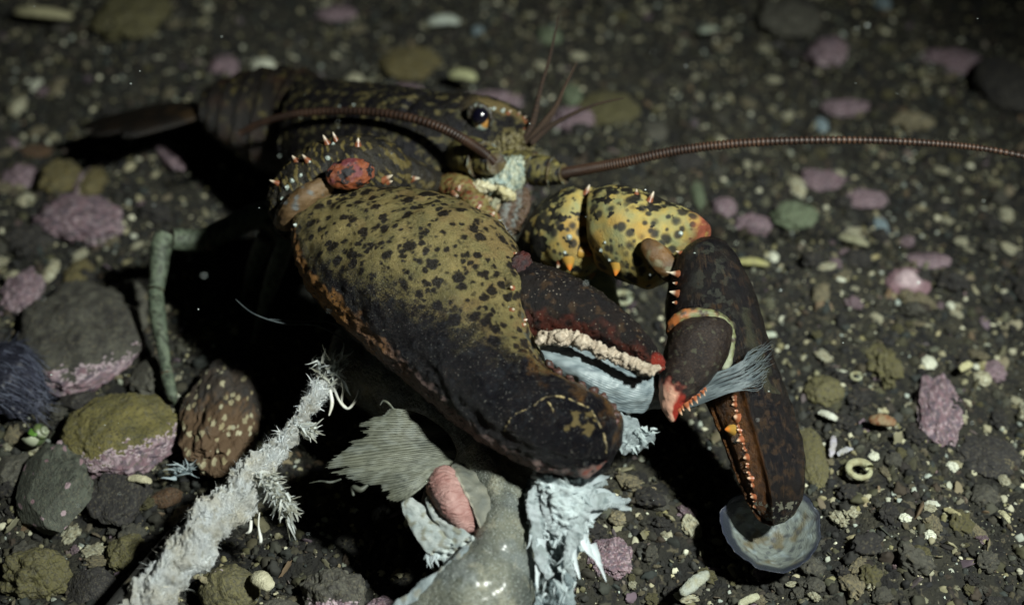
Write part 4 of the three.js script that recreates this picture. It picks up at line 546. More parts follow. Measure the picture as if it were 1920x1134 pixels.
// fin held between the jaws, and its hair-fine end drawn across the pincer claw
const silk = (p) => mixc(C('#66747a'), C('#98a5a8'), 0.5 + fbm(V(p.x * 0.4, p.y * 2, p.z), 160, 3));
{
  const g = surface(80, 90, (u, v) => { const a = spline([[1004, 628, 0.668], [1070, 642, 0.662], [1150, 668, 0.658], [1215, 694, 0.658], [1262, 716, 0.668]], u), b = spline([[1030, 690, 0.652], [1080, 725, 0.648], [1130, 758, 0.648], [1190, 775, 0.655], [1250, 760, 0.668]], u); return at(lerp(a[0], b[0], v), lerp(a[1], b[1], v), lerp(a[2], b[2], v) - 0.012 * Math.sin(Math.PI * v) * (1 - 0.4 * u) + 0.00012 * Math.sin(v * 130 + 4 * u)); }, { closed: false, color: silk, disp: (p) => 0.0014 * fbm(p, 90, 2) });
  const tf = part('torn_fin', g, new THREE.MeshPhysicalMaterial({ vertexColors: true, roughness: 0.45, side: THREE.DoubleSide, transmission: 0.2, thickness: 0 }), FISH);
  { const w = surface(50, 24, (u, v) => { const a = spline([[1236, 730, 0.666], [1290, 748, 0.659], [1330, 712, 0.6535], [1365, 696, 0.652], [1395, 684, 0.655]], u), b = spline([[1240, 758, 0.666], [1290, 764, 0.659], [1335, 746, 0.6535], [1368, 736, 0.652], [1400, 722, 0.655]], u); return at(lerp(a[0], b[0], v), lerp(a[1], b[1], v) + 3 * Math.sin(u * 9 + v * 5), lerp(a[2], b[2], v) + 0.0006 * Math.sin(v * 40 + u * 6)); }, { closed: false, color: silk }); part('fin_web', w, vcMat(0.5, 0, 0, { transmission: 0.85, thickness: 0 }), tf); }
  for (let i = 0; i < 64; i++) { const t = rnd(), y0 = lerp(722, 762, t), e = rnd(), ex = lerp(1436, 1456, rnd()), ey = lerp(636, 700, t) + rr(-10, 10) + (e < 0.2 ? 16 : 0); part('fin_strand', tube([[1232, y0 - 8, 0.664, 0.00014], [1290, lerp(744, 764, t), 0.658, 0.0002], [1330, lerp(704, 750, t) + rr(-4, 4), 0.652, 0.0002], [1385, lerp(680, 734, t) + rr(-6, 6), 0.650, 0.00018], [lerp(1405, 1425, t), lerp(658, 722, t) + rr(-12, 12), 0.655, 0.00012], [ex, ey, 0.672 + rr(0, 0.01), 0.00005]], { nu: 18, nv: 5, color: (p) => mul(silk(p), 0.95) }), vcMat(0.5, 0, 0, { transmission: 0.5, thickness: 0 }), tf); }
  part('fin_flap', loft([[1140, 800, 0.652, 1160, 772, 0.654, 0.002], [1158, 838, 0.650, 1186, 782, 0.651, 0.003], [1180, 852, 0.648, 1206, 796, 0.65, 0.0026], [1198, 846, 0.648, 1216, 812, 0.649, 0.0018], [1216, 832, 0.648, 1228, 822, 0.649, 0.0006]], { nu: 80, nv: 50, cap: [0.05, 0.02], color: (p) => mixc(fleshC(p), silk(p), 0.5), disp: (p) => 0.004 * fbm(p, 120, 3) }), fleshSolid, FISH);
  rags(tf, () => { const t = rnd(); return [lerp(1160, 1222, t) + rr(-8, 4), lerp(846, 828, t) + rr(-36, 8), 0.646 + rr(-0.003, 0.003), rr(0.0, 1), rr(-0.4, 1), rr(-0.2, 0.2), rr(0.002, 0.006), rr(0.0003, 0.0012)]; }, 40, FLB);
}
for (const pts of [[[440, 560, 0.72, 0.0002], [475, 588, 0.715, 0.0004], [530, 606, 0.712, 0.0005], [600, 612, 0.715, 0.0005], [660, 650, 0.72, 0.0005]], [[500, 598, 0.714, 0.0002], [560, 602, 0.714, 0.0004], [620, 605, 0.718, 0.0004], [670, 640, 0.722, 0.0004]]]) part('fin_filament', tube(pts, { nu: 40, nv: 5, color: (p) => mul(silk(p), 0.3) }), vcMat(0.6), FISH);

// ------------------------------------------------------------------ frayed strip of flesh on the left
{
  const ST = thing('flesh_strip', 'long ragged strip of shredded whitish flesh slanting to the lower left', 'flesh', gnd(330, 1060));
  const path = [[628, 668, 0.715, 0.004], [610, 712, 0.705, 0.0056], [572, 768, 0.69, 0.0036], [530, 826, 0.678, 0.004], [492, 878, 0.668, 0.0075], [445, 930, 0.655, 0.0095], [392, 988, 0.643, 0.0098], [345, 1045, 0.634, 0.0102], [290, 1110, 0.626, 0.0106], [225, 1185, 0.62, 0.0105]];
  const sc = (p) => mixc(mixc(C('#e6ecee'), C('#d3d0c2'), 0.5 + fbm(p, 60, 3, 2)), C('#b0ad9c'), 0.7 * sstep(0.2, 0.5, fbm(p, 180, 3, 5)));
  const body = part('flesh_core', tube(path, { nu: 260, nv: 80, flat: 0.8, color: sc, disp: (p, u) => (0.0032 * fbm(p, 110, 3) + 0.005 * fbm(p, 45, 2, 3) + 0.0016 * fbm(p, 420, 3)) * sstep(0, 0.1, u) }), vcMat(0.6, 12, 0.0016), ST);
  const core = body.geometry, P = core.attributes.position, Nn = core.attributes.normal, axis = at(600, 720, 0.7).sub(at(300, 1090, 0.63)).normalize(), gs = [], ns = [];
  for (let i = 0; i < 15000; i++) {
    const k = Math.floor(rnd() * P.count), p = V().fromBufferAttribute(P, k), n = V().fromBufferAttribute(Nn, k); if (n.dot(V().subVectors(eyeP, p)) < -0.25 * p.distanceTo(eyeP)) continue; const bald = fbm(p, 75, 2, 33); if (bald < 0.02 && rnd() < 0.7) continue;
    const d = axis.clone().multiplyScalar(rr(-0.9, 1)).addScaledVector(n, rr(-0.05, 0.3)).add(V(rr(-0.7, 0.7), rr(-0.5, 0.4), rr(-0.7, 0.7)));
    const warm = fbm(p, 60, 3, 2) > 0.05, u = core.attributes.uv.getX(k); gs.push(shredGeo(p.clone().addScaledVector(n, -0.0006), d, n.clone().cross(axis).add(V(rr(-0.4, 0.4), rr(-0.4, 0.4), rr(-0.4, 0.4))), lerp(0.0014, bald > 0.2 ? 0.0072 : 0.0042, rnd() ** 2), rr(0.00012, 0.0005), rr(-2.4, 1.2), mixc(u < 0.42 ? C('#eaf2f6') : warm ? C('#e0ddcf') : C('#e6ecec'), C('#cfcdbf'), rnd() * 0.5), 4));
  }
  const fray = part('frayed_fibres', mergeGeometries(gs), fleshMat, ST); fray.userData.kind = 'stuff';
  // side tufts and loose threads
  const tuft = (list, name) => part(name, mergeGeometries(list.map(([x, y, d, dx, dy, len, w]) => shredGeo(at(x, y, d), scr(dx, dy, rr(-0.4, 0.5)), scr(-dy, dx, rr(-0.5, 0.5)), len, w, rr(-1, 1), mixc(C('#dfe6e6'), C('#a8a795'), rnd()), 6))), fleshMat, ST);
  const many = (n, f) => Array.from({ length: n }, f);
  tuft(many(320, () => { const t = rnd(); return [lerp(500, 540, t) + rr(-14, 14), lerp(895, 960, t) + rr(-14, 12), 0.652 + rr(-0.008, 0.004), rr(-0.3, 0.9), rr(-0.2, 1), rr(0.003, 0.007), rr(0.0003, 0.001)]; }), 'flesh_tuft');
  tuft(many(60, () => [rr(560, 585), rr(795, 812), 0.68 + rr(-0.004, 0.003), rr(0.2, 1), rr(-0.2, 0.8), rr(0.004, 0.008), rr(0.0006, 0.0016)]), 'flesh_tuft');
  tuft(many(7, () => [rr(536, 546), rr(960, 975), 0.65, rr(0.1, 0.5), 1, rr(0.008, 0.013), rr(0.0005, 0.001)]), 'flesh_tuft');
  tuft(many(80, () => [rr(592, 640), rr(672, 720), 0.70 + rr(-0.006, 0.004), rr(-0.5, 0.9), rr(-0.9, 0.8), rr(0.004, 0.01), rr(0.0003, 0.0012)]), 'flesh_tuft');
  for (const pts of [[[622, 716, 0.703, 0.0008], [636, 752, 0.698, 0.0007], [652, 766, 0.696, 0.0007], [668, 748, 0.696, 0.0008], [674, 730, 0.697, 0.0006]], [[630, 700, 0.703, 0.0006], [644, 722, 0.7, 0.0006], [640, 752, 0.699, 0.0006], [650, 764, 0.698, 0.0004]], [[618, 730, 0.7, 0.0008], [622, 756, 0.697, 0.001], [616, 780, 0.697, 0.0004]], [[596, 690, 0.706, 0.0006], [586, 676, 0.706, 0.0006], [594, 664, 0.708, 0.0003]], [[486, 960, 0.645, 0.0003], [484, 985, 0.643, 0.0004], [488, 1010, 0.643, 0.0009], [487, 1018, 0.643, 0.0006]], [[470, 975, 0.645, 0.0007], [468, 995, 0.643, 0.0008], [460, 1000, 0.643, 0.0003]]]) part('flesh_thread', tube(pts, { nu: 30, nv: 6, color: sc }), vcMat(0.6), ST);
}
solo('dark_bar', tube([[180, 1180, 0.615, 0.004], [260, 1085, 0.640, 0.0042], [320, 1012, 0.662, 0.0038], [352, 975, 0.675, 0.003]], { color: mott(C('#2c2b28'), C('#1c1c1b'), 3, 60) }), stoneMat, 'thin dark bar half hidden under the whitish flesh strip', 'streak');  // narrow dark tube laid slantwise beneath the flesh strip
{ const g = gnd(345, 884, 0.006), L = []; for (let i = 0; i < 40; i++) L.push(shredGeo(V(rr(-0.004, 0.004), rr(-0.002, 0.003), rr(-0.003, 0.003)), V(rr(-1, 1), rr(-0.1, 0.5), rr(-0.5, 0.5)), V(rr(-1, 1), 0.3, 1), rr(0.004, 0.009), rr(0.0005, 0.0015), 0.5, mixc(C('#9fb3bb'), C('#c5d0d2'), rnd()), 5)); solo('flesh_scrap', mergeGeometries(L), fleshMat, 'small pale blue scrap of flesh beside the pink-rimmed olive stone', 'flesh', g); }
{ const g = at(938, 432, 0.742), L = []; for (let i = 0; i < 46; i++) { const t = rnd(); L.push(shredGeo(at(lerp(928, 950, t), lerp(412, 444, t), 0.744).sub(g), V(rr(-0.6, 1), rr(-1, 0.3), rr(-0.5, 0.5)), V(rr(-1, 1), 0.3, 1), rr(0.003, 0.006), rr(0.0006, 0.0016), 0.6, mixc(C('#c9d6d8'), C('#dfe6e6'), rnd()), 4)); } solo('flesh_scrap', mergeGeometries(L), fleshMat, 'small white scrap of flesh hanging at the lobster\'s mouth', 'flesh', g); }

// ------------------------------------------------------------------ shell under the pincer tip, and other shells
function valve(name, px, py, w, h, label, cat, { rot = 0, tilt = 0.1, cup = 0.28, inside, rimc, lift = 0.004, roll = 0, group } = {}) {
  const c = gnd(px, py, lift), k = depthOf(c) / F, a = w * k / 2, b = h * k / 2 / Math.sin(0.8), th = 0.0011;
  const f = (r, t, side) => { const e = 1 + 0.08 * Math.cos(t - 0.6) + 0.05 * Math.cos(3 * t + 1) + 0.018 * Math.sin(9 * t + 2 * Math.sin(3 * t)) + 0.008 * Math.sin(23 * t); const x = Math.cos(t) * r * e * a, z = Math.sin(t) * r * e * b; return V(x, cup * Math.min(a, b) * (r * r - 0.4) + side * th * (1.1 - 0.8 * r) + 0.0004 * Math.sin(r * 46) * (side < 0 ? 1 : 0.15), z); };
  const g = surface(60, 72, (u, v) => { const t = 2 * Math.PI * v; return u < 0.5 ? f(u * 2, t, 1) : f((1 - u) * 2, t, -1); }, { color: (p, u, ct, st) => { const r = u < 0.5 ? u * 2 : (1 - u) * 2; if (u >= 0.5) return mixc(rimc, C('#33363f'), 0.5 + noise(p, 150)); let q = mixc(inside, C('#5f5740'), 0.85 * sstep(0.02, 0.35, fbm(p, 60, 3, 3))); q = mixc(q, C('#3f4348'), 0.7 * sstep(0.3, 0.5, noise(p, 210, 6))); q = mixc(q, mul(q, 0.6), 0.6 * sstep(0.3, 0.9, Math.sin(r * 34 + noise(p, 60)))); q = mixc(q, C('#98a6a8'), 0.5 * sstep(0.1, 0.5, fbm(p, 110, 2, 8))); q = mixc(q, rimc, sstep(0.76, 0.9, r + 0.06 * noise(p, 90) + 0.14 * -ct)); if (r > 0.93) q = mixc(q, C('#2c3040'), 0.6); return q; } });
  const m = solo(name, g, vcMat(0.36, 4, 0.0003), label, cat, c, group); m.rotation.set(tilt, rot, roll); return m;
}
valve('mussel_shell', 1436, 1002, 190, 132, 'open blue-rimmed white shell under the tip of the pincer claw', 'shell', { inside: C('#717873'), rimc: C('#2b3038'), rot: 0.35, tilt: 0.2, lift: 0.011, cup: 0.55 });
{ // hairy dark mussel at the left edge
  const c = gnd(18, 712, 0.012), k = depthOf(c) / F, mu = thing('hairy_mussel', 'dark blue mussel shell covered in fine hairs at the left edge', 'mussel', V(c.x, 0, c.z)), C2 = (p) => mixc(C('#23242e'), C('#3c3f4e'), 0.5 + fbm(V(p.x, p.y, p.z * 4), 80, 3));
  const g = lump(28, [62 * k, 46 * k, 100 * k], { rough: 0.1, s: 3.3, color: () => C('#2a2b36') }); g.rotateY(0.5); g.translate(c.x, c.y, c.z); part('shell', g, vcMat(0.5), mu);
  const P = g.attributes.position, Nn = g.attributes.normal, L = []; for (let i = 0; i < 1500; i++) { const q = Math.floor(rnd() * P.count), p = V().fromBufferAttribute(P, q), n = V().fromBufferAttribute(Nn, q); if (n.y < -0.1) continue; L.push(shredGeo(p, V(0.9, 0.2, 0.5).addScaledVector(n, -0.9 * V(0.9, 0.2, 0.5).dot(n) + 0.06).add(V(rr(-0.15, 0.15), rr(-0.1, 0.1), rr(-0.15, 0.15))), V(0, 1, 0).cross(n), rr(0.006, 0.016), 0.00035, 0.4, mixc(C('#3a3c4c'), C('#7d8496'), rnd() * rnd()), 4)); }
  const hair = part('hair', mergeGeometries(L), vcMat(0.5), mu); hair.userData.kind = 'stuff';
}
{ // sea snail lying with its lip up
  const c = gnd(62, 814, 0.008), k = depthOf(c) / F, R = 28 * k, sn = thing('sea_snail', 'small green and white sea snail beside the grey angular stone', 'snail', V(c.x, 0, c.z));
  const whorl = (u, v) => { const t = u * Math.PI * 5, g = Math.pow(0.24, 1 - u), r = R * 0.52 * g, th = 2 * Math.PI * v, q = R * 0.46 * g + r * Math.cos(th); return V(Math.cos(t) * q, r * Math.sin(th) + R * 1.5 * (1 - g), Math.sin(t) * q).applyEuler(new THREE.Euler(1.0, 0.3, -1.15)).add(c); };
  part('shell', surface(140, 30, whorl, { color: (p, u, ct) => mixc(mixc(C('#5d6b42'), C('#3f4a36'), 0.5 + noise(p, 160)), C('#a5ab93'), u > 0.94 ? 0.9 : 0.6 * sstep(0.1, 0.5, noise(p, 120, 5))) }), vcMat(0.4), sn);
  part('lid', lump(9, [R * 0.42, R * 0.16, R * 0.42], { rough: 0.1, s: 2, color: () => C('#5f8a3a') }).translate(c.x + R * 0.25, c.y + R * 0.5, c.z + R * 0.3), vcMat(0.3), sn);
}
function ringShell(px, py, w, label, col) { const c = gnd(px, py, 0.004), k = depthOf(c) / F, R = w * k / 2, g = surface(70, 14, (u, v) => { const t = u * 6.1, r = R * 0.30 * (0.55 + 0.45 * u), th = 2 * Math.PI * v; return V(Math.cos(t) * (R * 0.72 + r * Math.cos(th)), r * Math.sin(th) + R * 0.12 * u, Math.sin(t) * (R * 0.72 + r * Math.cos(th))); }, { color: (p) => mixc(C(col), C('#8f8a68'), 0.4 + fbm(p, 150, 2)) }); return solo('tube_shell', g, paleMat, label, 'shell', c); }
ringShell(1612, 882, 56, 'pale ring-shaped worm shell on the gravel right of the pincer claw', '#b9bb98');
ringShell(1167, 560, 44, 'pale ring-shaped shell behind the big claw\'s upper finger', '#b7c0a8');
ringShell(1606, 706, 26, 'tiny curled pale shell below the yellow-green growth', '#c2c7a8');
function bar(px, py, len, w, ang, label, col, name = 'shell_sliver') { const c = gnd(px, py, w * 0.0002), k = depthOf(c) / F, L = len * k / 2, R = w * k / 2, rows = []; for (let i = 0; i <= 4; i++) { const t = i / 4 * 2 - 1; rows.push([t * L, R * 0.5 * (1 - t * t) + R * 0.3, 0.25 * L * t * t * (hash(px, py, 1, 1) - 0.5), R * [0.6, 0.95, 1, 0.9, 0.5][i]]); } const g = tubeW(rows, { nu: 24, nv: 12, cap: [0.12, 0.12], flat: 0.6, color: (p) => mixc(C(col), C('#8d8a6c'), 0.35 + 0.8 * fbm(p, 200, 2)), disp: (p) => 0.0004 * noise(p, 400) }); const m = solo(name, g, paleMat, label, 'shell', c); m.rotation.y = ang; return m; }
bar(1552, 782, 40, 15, -0.6, 'white shell sliver on the gravel just right of the pincer claw', '#d5d9cc');
bar(1572, 608, 60, 16, 0.25, 'pale green shell sliver lying right of the pincer claw\'s bend', '#a9c4a8');
bar(1412, 496, 62, 18, -0.15, 'yellowish curved shell sliver behind the pincer claw', '#a8a568');
bar(1440, 632, 36, 14, 0.2, 'pale sliver tucked behind the pincer claw\'s outer edge', '#c0cab8');
bar(1632, 1032, 46, 15, -0.2, 'white rod-shaped shell fragment at the lower right', '#d7d8cc');
bar(1748, 948, 30, 14, -0.1, 'short white shell stub below the dark flat stone', '#cdd2c4');
bar(1790, 965, 44, 12, -0.8, 'thin tan shell sliver slanting at the lower right', '#a39b72');
bar(1885, 970, 34, 12, -1.2, 'small pale sliver near the right edge, low down', '#c2bf9c');
bar(1562, 838, 62, 13, 1.3, 'lilac-white upright branch of coral beside the ring-shaped shell', '#b9b6c2', 'coral_branch');
bar(1584, 848, 38, 12, 0.5, 'lilac-white short branch of coral touching the ring-shaped shell', '#b3b5bf', 'coral_branch');
bar(1655, 795, 50, 26, -0.2, 'rust-brown shell piece between the pink stone and the pincer claw', '#7a4a2c');
bar(1812, 690, 34, 16, 0.6, 'curled cream shell piece above the large pink stone', '#d3cf9f');
bar(1600, 455, 60, 18, -0.5, 'cluster-like pale shell piece left of the oval pink pebble', '#b5b596');
bar(1640, 485, 24, 10, 0.5, 'tiny yellowish sliver left of the lilac oblong pebble', '#b5a878');
bar(1405, 1128, 50, 16, 0.5, 'pale sliver at the bottom edge below the blue-rimmed shell', '#b5b79c');
bar(1304, 1098, 80, 26, 0.75, 'pale grey wedge of shell left of the blue-rimmed shell', '#a3aaa2');
bar(1330, 60, 40, 16, 0.3, 'small pale sliver high up between the antennae', '#9aa89c');
bar(80, 32, 118, 26, -0.2, 'long curved cream shell fragment in the top left corner', '#b9b48f');
bar(832, 46, 62, 26, 0.1, 'whitish shell fragment above the ochre stone', '#b3bfb8');
bar(868, 148, 56, 26, -0.3, 'pale olive shell fragment just behind the lobster\'s head', '#a8ac80');
bar(492, 1096, 52, 34, -0.7, 'white chipped shell at the bottom between two round stones', '#d0ccb0');
bar(395, 1098, 70, 14, -0.6, 'thin cream sliver leaning on the round olive stone', '#aca283');
bar(262, 902, 50, 16, -0.2, 'small cream shell piece below the pink-rimmed olive stone', '#c9c3a4');

// ------------------------------------------------------------------ stones that stand out
const S = stone;
S('stone', 150, 640, 290, 230, 'mixed', 'large flat dark slab with a pink crust along its lower edge', 'stone', { flat: 0.3, angular: 0.6, rot: 0.25, sink: 0.2 });
S('stone', 222, 812, 226, 150, 'rimmed', 'smooth olive stone with a pink crust round its lower rim', 'stone', { flat: 0.5, rot: -0.12, tx: 0.15, rough: 0.1, sink: 0.15 });
S('stone', 98, 920, 150, 196, 'spotted', 'grey angular stone dotted with small pink spots', 'stone', { angular: 0.9, flat: 0.6, rot: 0.3, sink: 0.15 });
S('stone', 218, 900, 120, 150, 'dark', 'dark stone wedged between the grey angular and olive stones', 'stone', { angular: 0.6 });
S('stone', 230, 1010, 84, 76, 'olive', 'small yellow-olive stone above the diagonal dark bar', 'stone');
S('stone', 62, 1068, 134, 110, 'olive', 'round yellow-olive stone in the lower left corner', 'stone', { flat: 0.8, fine: 0.03 });
S('stone', 424, 1082, 122, 108, 'patched', 'round olive stone with one pink patch right of the flesh strip', 'stone', { flat: 0.9, rough: 0.08 });
S('stone', 622, 1092, 132, 118, 'mixed', 'round purplish grey stone left of the fish at the bottom', 'stone', { flat: 0.85, fine: 0.03 });
S('stone', 414, 768, 160, 214, 'barnacled', 'dark stone with white barnacles and brown grit above the flesh strip', 'stone', { flat: 0.75, angular: 0.4, sink: 0.1 });
S('stone', 340, 935, 66, 60, 'tan', 'small tan stone beside the pale blue flesh scrap', 'stone');
S('stone', 210, 600, 130, 150, 'grey', 'grey-green stone in shadow behind the walking leg', 'stone', { flat: 0.5 });
S('stone', 285, 705, 90, 80, 'grey', 'grey stone at the foot of the walking leg', 'stone', { angular: 0.8 });
S('stone', 150, 760, 90, 60, 'dark', 'dark angular stone between the slab and the olive stone', 'stone', { angular: 0.9 });
S('stone', 20, 872, 90, 90, 'grey', 'grey stone at the left edge below the hairy mussel', 'stone', { angular: 0.7 });
S('stone', 170, 1090, 110, 80, 'dark', 'dark rough stone right of the lower left corner stone', 'stone', { angular: 0.7, fine: 0.06 });
S('stone', 306, 905, 60, 44, 'brown', 'small brown stone between the pink-rimmed stone and flesh strip', 'stone', { angular: 0.6 });
S('stone', 520, 1128, 90, 60, 'grey', 'grey stone at the bottom edge beside the chipped shell', 'stone', { angular: 0.7 });
S('coralline_stone', 262, 770, 70, 40, 'pink', 'small pink crusted stone behind the olive stone', 'stone', { angular: 0.6 });
S('coralline_stone', 716, 1112, 80, 56, 'lilac', 'dim purplish stone at the bottom left of the fish', 'stone', { angular: 0.4 });
S('coralline_stone', 150, 408, 180, 92, 'pink', 'large pink-white crusted stone left of the walking leg', 'stone', { flat: 0.6, rot: -0.35, fine: 0.04 });
S('coralline_stone', 32, 310, 72, 56, 'lilac', 'oval lilac-pink stone near the left edge', 'stone');
S('stone', 108, 328, 76, 68, 'ochre', 'ochre stone between the lilac oval and purple-edged stones', 'stone');
S('stone', 166, 332, 60, 62, 'half', 'yellow stone with a purple edge above the large pink-white stone', 'stone');
S('coralline_stone', 320, 290, 46, 66, 'lilac', 'small purple stone in the shadow below the tail', 'stone', { rot: 0.5 });
S('stone', 60, 268, 70, 26, 'brown', 'flat rust-brown stone near the left edge', 'stone');
S('pebble', 46, 370, 38, 28, 'pale', 'pale pebble left of the large pink-white stone', 'pebble', { pale: 1 });
S('coralline_stone', 8, 246, 34, 34, 'pink', 'small pink stone cut by the left edge', 'stone');
S('stone', 142, 494, 52, 58, 'ochre', 'round dark-spotted ochre stone left of the leg joint', 'stone');
S('pebble', 92, 496, 28, 44, 'pale', 'pale upright shell grain beside the spotted ochre stone', 'pebble', { pale: 1 });
S('coralline_stone', 40, 548, 74, 84, 'lilac', 'dull purple stone at the left edge below the pale grains', 'stone');
S('pebble', 20, 516, 30, 32, 'pale', 'round cream pebble resting on the dull purple stone', 'pebble', { pale: 1, sink: -1.2 });
S('stone', 55, 440, 110, 60, 'dark', 'dark smooth stone left of the large pink-white stone', 'stone');
S('stone', 248, 36, 140, 90, 'olive', 'olive brown stone at the top left', 'stone', { flat: 0.5 });
S('pebble', 492, 106, 46, 30, 'white', 'bright white pebble behind the lobster\'s tail', 'pebble', { pale: 1, rot: -0.3 });
S('pebble', 62, 138, 22, 26, 'white', 'small white pebble high at the left', 'pebble', { pale: 1 });
S('pebble', 28, 178, 36, 38, 'pale', 'round pale pebble near the left edge, high up', 'pebble', { pale: 1 });
S('pebble', 104, 150, 30, 40, 'tan', 'tan pebble high at the left', 'pebble');
S('stone', 768, 98, 112, 66, 'ochre', 'ochre stone above the lobster\'s back', 'stone', { flat: 0.5 });
S('coralline_stone', 762, 160, 70, 50, 'pink', 'pink crusted stone just behind the lobster\'s back', 'stone');
S('pebble', 662, 122, 38, 28, 'pale', 'pale yellow pebble left of the pink stone behind the back', 'pebble', { pale: 1 });
S('pebble', 690, 138, 28, 20, 'pale', 'small pale pebble touching the pale yellow pebble', 'pebble', { pale: 1 });
S('coralline_stone', 630, 10, 80, 30, 'lilac', 'purple stone at the top edge', 'stone');
S('coralline_stone', 415, 110, 60, 50, 'lilac', 'dull lilac stone above the tail', 'stone');
S('coralline_stone', 920, 182, 120, 44, 'lilac', 'pale lilac stone right behind the lobster\'s head', 'stone');
S('pebble', 1030, 76, 48, 38, 'green', 'grey-green pebble between the two tallest antennules', 'pebble');
S('pebble', 1072, 170, 40, 44, 'green', 'round pale green pebble behind the antennules', 'pebble');
S('stone', 1142, 194, 118, 76, 'olive', 'flat olive stone behind the lowest antennule', 'stone', { flat: 0.35 });
S('coralline_stone', 1076, 216, 84, 56, 'lilac', 'lilac stone partly under the flat olive stone', 'stone');
S('pebble', 1114, 214, 36, 24, 'pale', 'pale lilac pebble on the flat olive stone\'s edge', 'pebble', { pale: 1 });
S('pebble', 1186, 198, 16, 20, 'blue', 'tiny bluish pebble at the tip of the lowest antennule', 'pebble', { pale: 1 });
S('pebble', 1228, 234, 54, 44, 'grey', 'grey pebble above the long antenna', 'pebble');
S('pebble', 1350, 244, 32, 28, 'pale', 'pale round pebble just above the long antenna', 'pebble', { pale: 1 });
S('pebble', 1310, 360, 26, 56, 'green', 'pale green oblong pebble under the long antenna', 'pebble');
S('coralline_stone', 1412, 416, 74, 50, 'pink', 'rose-pink stone behind the pincer arm\'s red knuckle', 'stone');
S('coralline_stone', 1360, 384, 46, 40, 'lilac', 'small lilac stone left of the rose-pink stone', 'stone');
S('stone', 1492, 408, 86, 56, 'green', 'grey-green stone right of the rose-pink stone', 'stone');
S('pebble', 1496, 346, 34, 46, 'pale', 'pale yellow-green pebble under the long antenna', 'pebble', { pale: 1 });
S('coralline_stone', 1556, 336, 116, 46, 'pink', 'arched pink crust below the long antenna', 'stone', { rot: -0.75, flat: 0.4 });
S('coralline_stone', 1622, 374, 90, 36, 'pink', 'low pink ridge joined to the arched pink crust', 'stone', { flat: 0.4 });
S('pebble', 1656, 410, 28, 34, 'blue', 'bluish white pebble below the low pink ridge', 'pebble', { pale: 1 });
S('coralline_stone', 1704, 530, 84, 66, 'palepink', 'oval pale pink pebble standing out on dark gravel at the right', 'pebble', { rough: 0.1, flat: 0.4, rot: -0.4 });
S('pebble', 1742, 480, 96, 32, 'lilac', 'oblong lilac-grey pebble above the oval pale pink one', 'pebble', { flat: 0.5, rough: 0.08 });
S('coralline_stone', 1766, 758, 92, 136, 'pink', 'large pink stone with a crease, right of the pincer claw', 'stone', { rot: -0.2, flat: 0.5 });
S('pebble', 1744, 672, 30, 28, 'white', 'round white pebble above the large creased pink stone', 'pebble', { pale: 1 });
S('pebble', 1848, 690, 36, 30, 'pale', 'yellowish pebble beside the small rose stone at the right edge', 'pebble', { pale: 1 });
S('coralline_stone', 1872, 670, 46, 42, 'pink', 'small rose stone near the right edge', 'stone');
S('stone', 1658, 676, 56, 84, 'olive', 'yellow-green ragged lump between pincer claw and pink stone', 'stone', { fine: 0.12, rough: 0.4 });
S('stone', 1548, 726, 74, 60, 'olive', 'olive stone beside the pincer claw\'s outer edge', 'stone');
S('stone', 1526, 850, 60, 120, 'olive', 'olive stone touching the pincer claw\'s outer edge low down', 'stone', { flat: 0.5, rough: 0.1 });
S('stone', 1862, 836, 116, 84, 'dark', 'dark flat stone at the right edge', 'stone', { flat: 0.35 });
S('stone', 1888, 160, 120, 110, 'dark', 'large dark smooth stone in the upper right', 'stone', { flat: 0.5, rough: 0.06 });
S('coralline_stone', 1792, 96, 130, 50, 'lilac', 'dim purple stone in the upper right', 'stone', { rot: -0.3 });
S('coralline_stone', 1556, 88, 80, 60, 'lilac', 'dim purple stone high up, left of the other purple one', 'stone', { rot: -0.5 });
S('coralline_stone', 1592, 180, 96, 40, 'lilac', 'greyish lilac stone above the long antenna', 'stone');
S('pebble', 1545, 206, 28, 28, 'blue', 'bluish pebble left of the greyish lilac stone', 'pebble', { pale: 1 });
S('stone', 1712, 226, 66, 40, 'tan', 'forked tan shell lump above the antenna\'s far end', 'stone', { rough: 0.5 });
S('coralline_stone', 1146, 1034, 86, 82, 'pink', 'pink crusted stone behind the fish\'s hanging white flesh', 'stone', { fine: 0.06 });
S('stone', 1290, 300, 60, 40, 'dark', 'dark stone under the root of the long antenna', 'stone');
S('stone', 1480, 30, 120, 80, 'grey', 'dim grey-brown stone at the top edge', 'stone');
S('pebble', 1655, 8, 34, 30, 'blue', 'dim bluish pebble at the top edge', 'pebble', { pale: 1 });
S('pebble', 896, 60, 24, 24, 'blue', 'small bluish pebble above the lobster\'s back', 'pebble', { pale: 1 });
S('pebble', 1168, 640, 40, 30, 'tan', 'tan pebble between the two claws', 'pebble');
S('pebble', 1160, 960, 40, 30, 'tan', 'tan pebble by the tip of the hanging white flesh', 'pebble');
S('pebble', 1430, 1060, 36, 24, 'pale', 'small pale pebble at the lower rim of the blue-rimmed shell', 'pebble', { pale: 1 });
S('stone', 1500, 1010, 30, 70, 'tan', 'tan upright flake right of the blue-rimmed shell', 'stone', { flat: 0.3 });
